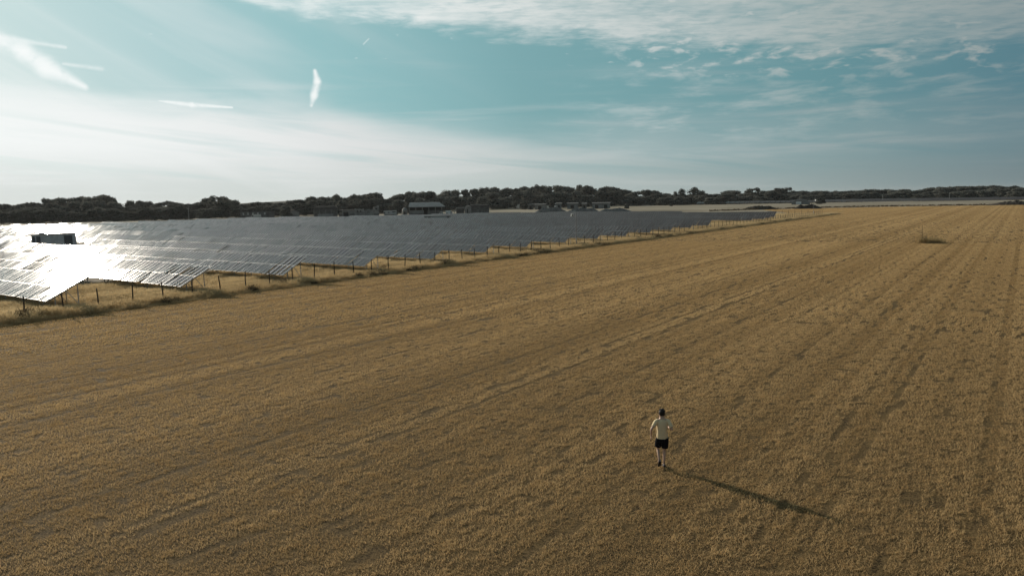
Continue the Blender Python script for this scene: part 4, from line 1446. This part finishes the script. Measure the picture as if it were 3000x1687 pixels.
# ------------------------------------------------------------------ trees
def tree_meshes(seed, airy=False, bush=False):
    """unit tree: height 1, crown width 1"""
    r_ = random.Random(seed)
    cr, co = MB(), MB()
    tr = MB()
    z0 = .02 if bush else (.38 if airy else .03)
    blobs = []
    nbl = 15 if airy else 24
    for i in range(nbl):
        a = r_.uniform(0, 6.28)
        v = r_.random()
        z = z0 + (1 - z0) * (.14 + .76 * v)
        env = math.sqrt(max(.02, 1 - ((z - (z0 + .42 * (1 - z0))) / ((1 - z0) * .62)) ** 2))
        q = env * .34 * math.sqrt(r_.random()) * (1.1 if airy else 1.0)
        s_ = r_.uniform(.10, .16) if airy else r_.uniform(.13, .21)
        z = min(z, 1.0 - s_ * .75)
        blobs.append((q * math.cos(a), q * math.sin(a), z, s_))
    if not airy:
        blobs.append((0, 0, z0 + .45 * (1 - z0), .27))
        blobs.append((.05, 0, z0 + .2 * (1 - z0), .27))
        for i in range(6):
            a = i * 1.047
            blobs.append((.30 * math.cos(a), .30 * math.sin(a), z0 + .12 + r_.uniform(0, .12), .17))
    V, Q = [], []
    cv = []
    for bx, by, bz, bs in blobs:
        n_ = int((70 if airy else 95) * (bs / .15) ** 2)
        for i in range(n_):
            u = r_.uniform(-1, 1); t = r_.uniform(0, 6.28)
            s_ = math.sqrt(1 - u * u)
            rad_ = bs * r_.uniform(.80, 1.14)
            n = Vector((s_ * math.cos(t), s_ * math.sin(t), u))
            p = Vector((bx, by, bz)) + Vector((n.x, n.y, n.z * .80)) * rad_
            if p.z < .01:
                continue
            nn = (n + Vector((r_.gauss(0, .6), r_.gauss(0, .6), r_.gauss(0, .5)))).normalized()
            a = nn.orthogonal().normalized(); b = nn.cross(a)
            th = r_.uniform(0, 6.28)
            a, b = a * math.cos(th) + b * math.sin(th), b * math.cos(th) - a * math.sin(th)
            l = r_.uniform(.020, .042)
            o_ = len(V)
            V += [p - a * l, p - b * l * .7, p + a * l, p + b * l * .7]
            Q.append((o_, o_ + 1, o_ + 2, o_ + 3))
        # dark solid lumps added inside the leaf shell to block light
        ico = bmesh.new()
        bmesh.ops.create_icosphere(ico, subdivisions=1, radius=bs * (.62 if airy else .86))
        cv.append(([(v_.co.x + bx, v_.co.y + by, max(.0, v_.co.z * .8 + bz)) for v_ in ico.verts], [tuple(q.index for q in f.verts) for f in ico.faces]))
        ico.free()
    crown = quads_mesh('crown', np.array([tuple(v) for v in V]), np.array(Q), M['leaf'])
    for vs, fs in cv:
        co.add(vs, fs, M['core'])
    tr.tube([(0, 0, -.02), (.005, 0, .25), (.0, .01, .6)], [.030, .022, .012], M['bark'], 7)
    for i in range(6 if airy else 4):
        b_ = r_.choice(blobs)
        tr.tube([(0, 0, .22 + .05 * i), (b_[0] * .5, b_[1] * .5, .25 + (b_[2] - .25) * .6), (b_[0], b_[1], b_[2])], [.014, .010, .005], M['bark'], 5)
    return crown, co.mesh('crown_shade_core'), tr.mesh('trunk')


KIND = dict(dense=[tree_meshes(s) for s in (1, 2, 3, 4, 5)], airy=[tree_meshes(s, True) for s in (11, 12, 13)], bush=[tree_meshes(s, False, True) for s in (21, 22, 23)])


def tree(kind, p, w, h, label, group=None, name=None, cat='tree'):
    t = thing(name or ('bush' if kind == 'bush' else 'broadleaf_tree'), p, random.uniform(0, 6.28), label, cat, group)
    c, co, tr = random.choice(KIND[kind])
    for nm, me in (('crown', c), ('crown_shade_core', co), ('trunk', tr)):
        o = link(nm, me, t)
    t.scale = (w, w * random.uniform(.85, 1.1), h)
    return t


SKY = [(-200, 597), (0, 597), (40, 598), (65, 596), (85, 595), (97, 602), (104, 597), (112, 588), (135, 581), (155, 580), (175, 586), (200, 579), (240, 575), (262, 580), (278, 577), (305, 572), (330, 580),
       (346, 595), (365, 590), (390, 588), (430, 590), (455, 594), (500, 588), (520, 592), (542, 601), (560, 596), (590, 592), (610, 594), (616, 581), (645, 575), (665, 577), (672, 585), (690, 588), (710, 595),
       (722, 600), (735, 594), (765, 590), (780, 596), (803, 590), (815, 596), (830, 590), (850, 588), (870, 586), (895, 585), (905, 578), (920, 575), (940, 575), (955, 578), (975, 571), (990, 571), (1003, 580), (1020, 576),
       (1045, 571), (1060, 572), (1090, 566), (1110, 568), (1127, 580), (1136, 588), (1143, 580), (1165, 570), (1185, 564), (1205, 562), (1230, 566), (1250, 562), (1270, 562), (1288, 570), (1310, 561), (1340, 554),
       (1365, 555), (1380, 558), (1390, 552), (1430, 550), (1475, 552), (1500, 555), (1525, 550), (1545, 547), (1580, 544), (1620, 544), (1650, 546), (1685, 542), (1710, 545), (1760, 549), (1790, 546), (1815, 548),
       (1830, 555), (1850, 560), (1870, 561), (1885, 557), (1910, 557), (1930, 562), (1965, 569), (2012, 569), (2060, 566), (2095, 569), (2110, 563), (2130, 560), (2150, 557), (2165, 561), (2176, 568), (2188, 560),
       (2225, 566), (2245, 559), (2262, 552), (2285, 556), (2320, 559), (2345, 560), (2400, 560), (2450, 559), (2480, 561), (2550, 555), (2580, 553), (2595, 558), (2630, 556), (2670, 554), (2682, 560), (2705, 553),
       (2750, 547), (2780, 547), (2840, 546), (2870, 545), (2910, 544), (2960, 545), (3000, 549), (3200, 550)]
DEP = [(-200, 415), (0, 425), (300, 440), (700, 450), (1000, 480), (1200, 490), (1350, 560), (1430, 590), (1900, 640), (2300, 640), (2600, 620), (3000, 560), (3200, 540)]
SECT = [(345, 'dark tree of the near wood at the left edge', 'dark trees of the left wood'), (720, 'dark tree in the hedge line behind the bright panels', 'trees behind the left panels'),
        (1136, 'dark tree behind the ruins and grey barn', 'trees behind the ruins'), (1300, 'dark tree crowded behind the open hangar', 'trees behind the hangar'),
        (1850, 'tall dark tree of the wooded rise in the middle', 'trees of the wooded rise'), (2320, 'dark tree in the right hand tree line by the arched hut', 'trees left of the arched hut'),
        (2690, 'low dark tree in the long right hand hedge', 'trees of the right hand hedge'), (9999, 'dark tree on the wooded hill at far right', 'trees of the far right hill')]


def sec(px):
    for lim, l, g_ in SECT:
        if px < lim:
            return l, g_


NUM = ['leftmost', 'second', 'third', 'fourth', 'fifth', 'sixth', 'seventh', 'eighth', 'ninth', 'tenth', 'eleventh', 'twelfth', 'thirteenth',
       'fourteenth', 'fifteenth', 'sixteenth', 'seventeenth', 'eighteenth', 'nineteenth', 'twentieth']


def ordinals(things, what):
    """things in order from left to right: say which one each is"""
    n = len(things)
    for i, t in enumerate(things):
        if i < (n + 1) // 2:
            q = NUM[i] + (' from left' if i else '')
        else:
            j = n - 1 - i
            q = (NUM[j] + ' from right') if j else 'rightmost'
        t['label'] = q + ' of the ' + what


def at_depth(px, dep):
    """ground point at that distance straight below a sight line"""
    d = ray(px, horizon_y(px))
    q = Vector((d.x, d.y, 0))
    q = q / (q.y)
    return q * dep


TALL, LOW = {}, {}
skx, sky_ = [a for a, b in SKY], [b for a, b in SKY]
dpx, dpy = [a for a, b in DEP], [b for a, b in DEP]
px = -150.0
cnt = 0
while px < 3130:
    dep = float(np.interp(px, dpx, dpy)) * random.uniform(.97, 1.05)
    ty = float(np.interp(px, skx, sky_))
    top = CAM_H + (horizon_y(px) - ty) * dep / PF
    wpx = random.uniform(34, 58)
    w = wpx * dep / PF * 1.35
    l, g_ = sec(px)
    TALL.setdefault(g_, []).append(tree('dense', at_depth(px, dep), w, top * 1.0, l, g_))
    cnt += 1
    px += wpx * .72
# lower trees and bushes standing in front
px = -150.0
while px < 3130:
    dep = float(np.interp(px, dpx, dpy)) * random.uniform(.90, .95)
    ty = float(np.interp(px, skx, sky_))
    top = CAM_H + (horizon_y(px) - ty) * dep / PF
    wpx = random.uniform(30, 52)
    l, g_ = sec(px)
    hh = top * random.uniform(.55, .85)
    LOW.setdefault(g_, []).append(tree('dense', at_depth(px, dep), wpx * dep / PF * 1.4, hh, l, g_))
    cnt += 1
    px += wpx * .85
for g_, ts in TALL.items():
    ordinals(ts, 'tall dark ' + g_.replace('dark ', ''))
for g_, ts in LOW.items():
    ordinals(ts, 'lower dark ' + g_.replace('dark ', '') + ', in front')
BL, BR = [], []
# hedge bushes along the foot of the wood where no buildings hide it
for px in np.arange(-120, 560, 30):
    dep = float(np.interp(px, dpx, dpy)) * .86
    BL += [1]; BL[-1] = tree('bush', at_depth(px, dep), random.uniform(8, 12), random.uniform(4.5, 7.5), 'dark hedge bush at the foot of the left wood', 'bushes at the foot of the left wood', cat='bush')
for px in np.arange(1830, 3140, 36):
    dep = float(np.interp(px, dpx, dpy)) * .93
    BR += [1]; BR[-1] = tree('bush', at_depth(px + random.uniform(-9, 9), dep), random.uniform(11, 16), random.uniform(4.5, 8), 'dark hedge bush at the foot of the right hand trees', 'bushes at the foot of the right trees', cat='bush')
ordinals(BL, 'dark hedge bushes at the foot of the left wood')
ordinals(BR, 'dark hedge bushes at the foot of the right trees')
# single trees one can tell apart on the skyline
for px, ty, wpx, kind, lb in [
        (285, 571, 62, 'airy', 'tall open crowned tree at the right end of the left wood'), (328, 575, 40, 'airy', 'loose crowned tree just right of the left wood'),
        (642, 574, 56, 'airy', 'round spreading tree rising alone above the left hedge line'),
        (990, 569, 30, 'airy', 'spiky topped thin tree above the grey barn'), (1048, 569, 54, 'airy', 'wide flat topped tree left of pair over the ruin'), (1098, 565, 64, 'airy', 'largest open crowned tree above the stone ruin'),
        (1580, 542, 36, 'airy', 'spiky crowned tree on top of the wooded rise'),
        (1993, 553.5, 40, 'airy', 'left umbrella shaped tree with sky showing through its stem'), (2036, 549.5, 54, 'airy', 'right umbrella shaped tree, taller of the pair'),
        (2205, 550.5, 44, 'airy', 'round topped tree alone between two utility poles'), (2282, 549, 34, 'airy', 'tall tree left of the highest pair by the arched hut'), (2303, 547.5, 30, 'airy', 'highest slim tree above the arched hut')]:
    dep = float(np.interp(px, dpx, dpy)) * .96
    top = CAM_H + (horizon_y(px) - ty) * dep / PF
    tree(kind, at_depth(px, dep), wpx * dep / PF * 1.25, top, lb)
# pale bushes in front
for px, yb, yt, wpx, lb in [(1619, 612, 582, 20, 'round grey bush on a stem behind the white pillar'), (1540, 614, 590, 26, 'pale bush left of the low sheds'), (1457, 612, 583, 30, 'grey green bush right of the arched barn'),
                            (1836, 612, 597, 13, 'small round pale bush on the pale verge, left of two'), (1966, 604, 595.5, 10, 'small round pale bush on the pale verge, right of two'),
                            (840, 640, 602, 30, 'grey leafy tree left of the gabled shed'), (1152, 632, 596, 22, 'pale leafy tree behind the cream lorry'), (2405, 598, 580, 26, 'pale bush right of the arched hut')]:
    c, w, rz_, mpp = cam_frame(px - wpx / 2, px + wpx / 2, yb)
    tree('bush', c, w * 1.3, (yb - yt) * mpp, lb, cat='bush')
print('trees', cnt)

# far wooded hills behind the tree lines
def hill(name, pts, dep, thick, label):
    """ridge whose crest follows heights over sight lines"""
    nx, ny = 120, 10
    V, Q = [], []
    xs_ = np.linspace(pts[0][0], pts[-1][0], nx)
    for j in range(ny):
        v = j / (ny - 1)
        for px in xs_:
            d_ = dep + thick * v
            p = at_depth(float(px), d_)
            ty = float(np.interp(px, [a for a, b in pts], [b for a, b in pts]))
            z = CAM_H + (horizon_y(float(px)) - ty) * (dep + thick * .5) / PF
            V.append((p.x, p.y, max(-.1, z * math.sin(math.pi * v) ** .7) if 0 < v < 1 else -.1))
    for j in range(ny - 1):
        for i in range(nx - 1):
            a = j * nx + i
            Q.append((a, a + 1, a + nx + 1, a + nx))
    o = link(name, quads_mesh(name, np.array(V), np.array(Q), M['hill']), None)
    tag(o, label, None, None, 'structure')


M['hill'] = simple('distant_wood', (.055, .058, .050), .95, .45, .06, 0, .05)
hill('hill', [(640, 603), (700, 596), (800, 591), (870, 587), (930, 588), (1010, 594), (1100, 600)], 1100, 500, 'far low grey wooded hill behind the ruins')
hill('hill', [(2620, 575), (2700, 562), (2760, 549), (2850, 546), (2930, 546), (3010, 551), (3200, 560)], 800, 350, 'far dark wooded hill at the right')

# ------------------------------------------------------------------ thin summer haze
hz = MB()
hz.box(-4100, 4100, -1600, 5100, -1.2, 30, M['ground'])
haze = hz.build('haze')
tag(haze, 'thin pale summer haze over the whole plain', None, None, 'stuff')
hm = bpy.data.materials.new('haze_air')
hm.use_nodes = True
hm.node_tree.nodes.clear()
kk = NT(hm.node_tree)
pv = kk.n('ShaderNodeVolumePrincipled')
pv.inputs['Color'].default_value = (.86, .88, .88, 1)
pv.inputs['Density'].default_value = .00005
pv.inputs['Anisotropy'].default_value = .3
ho = kk.n('ShaderNodeOutputMaterial')
hm.node_tree.links.new(pv.outputs[0], ho.inputs['Volume'])
haze.data.materials.clear()
haze.data.materials.append(hm)
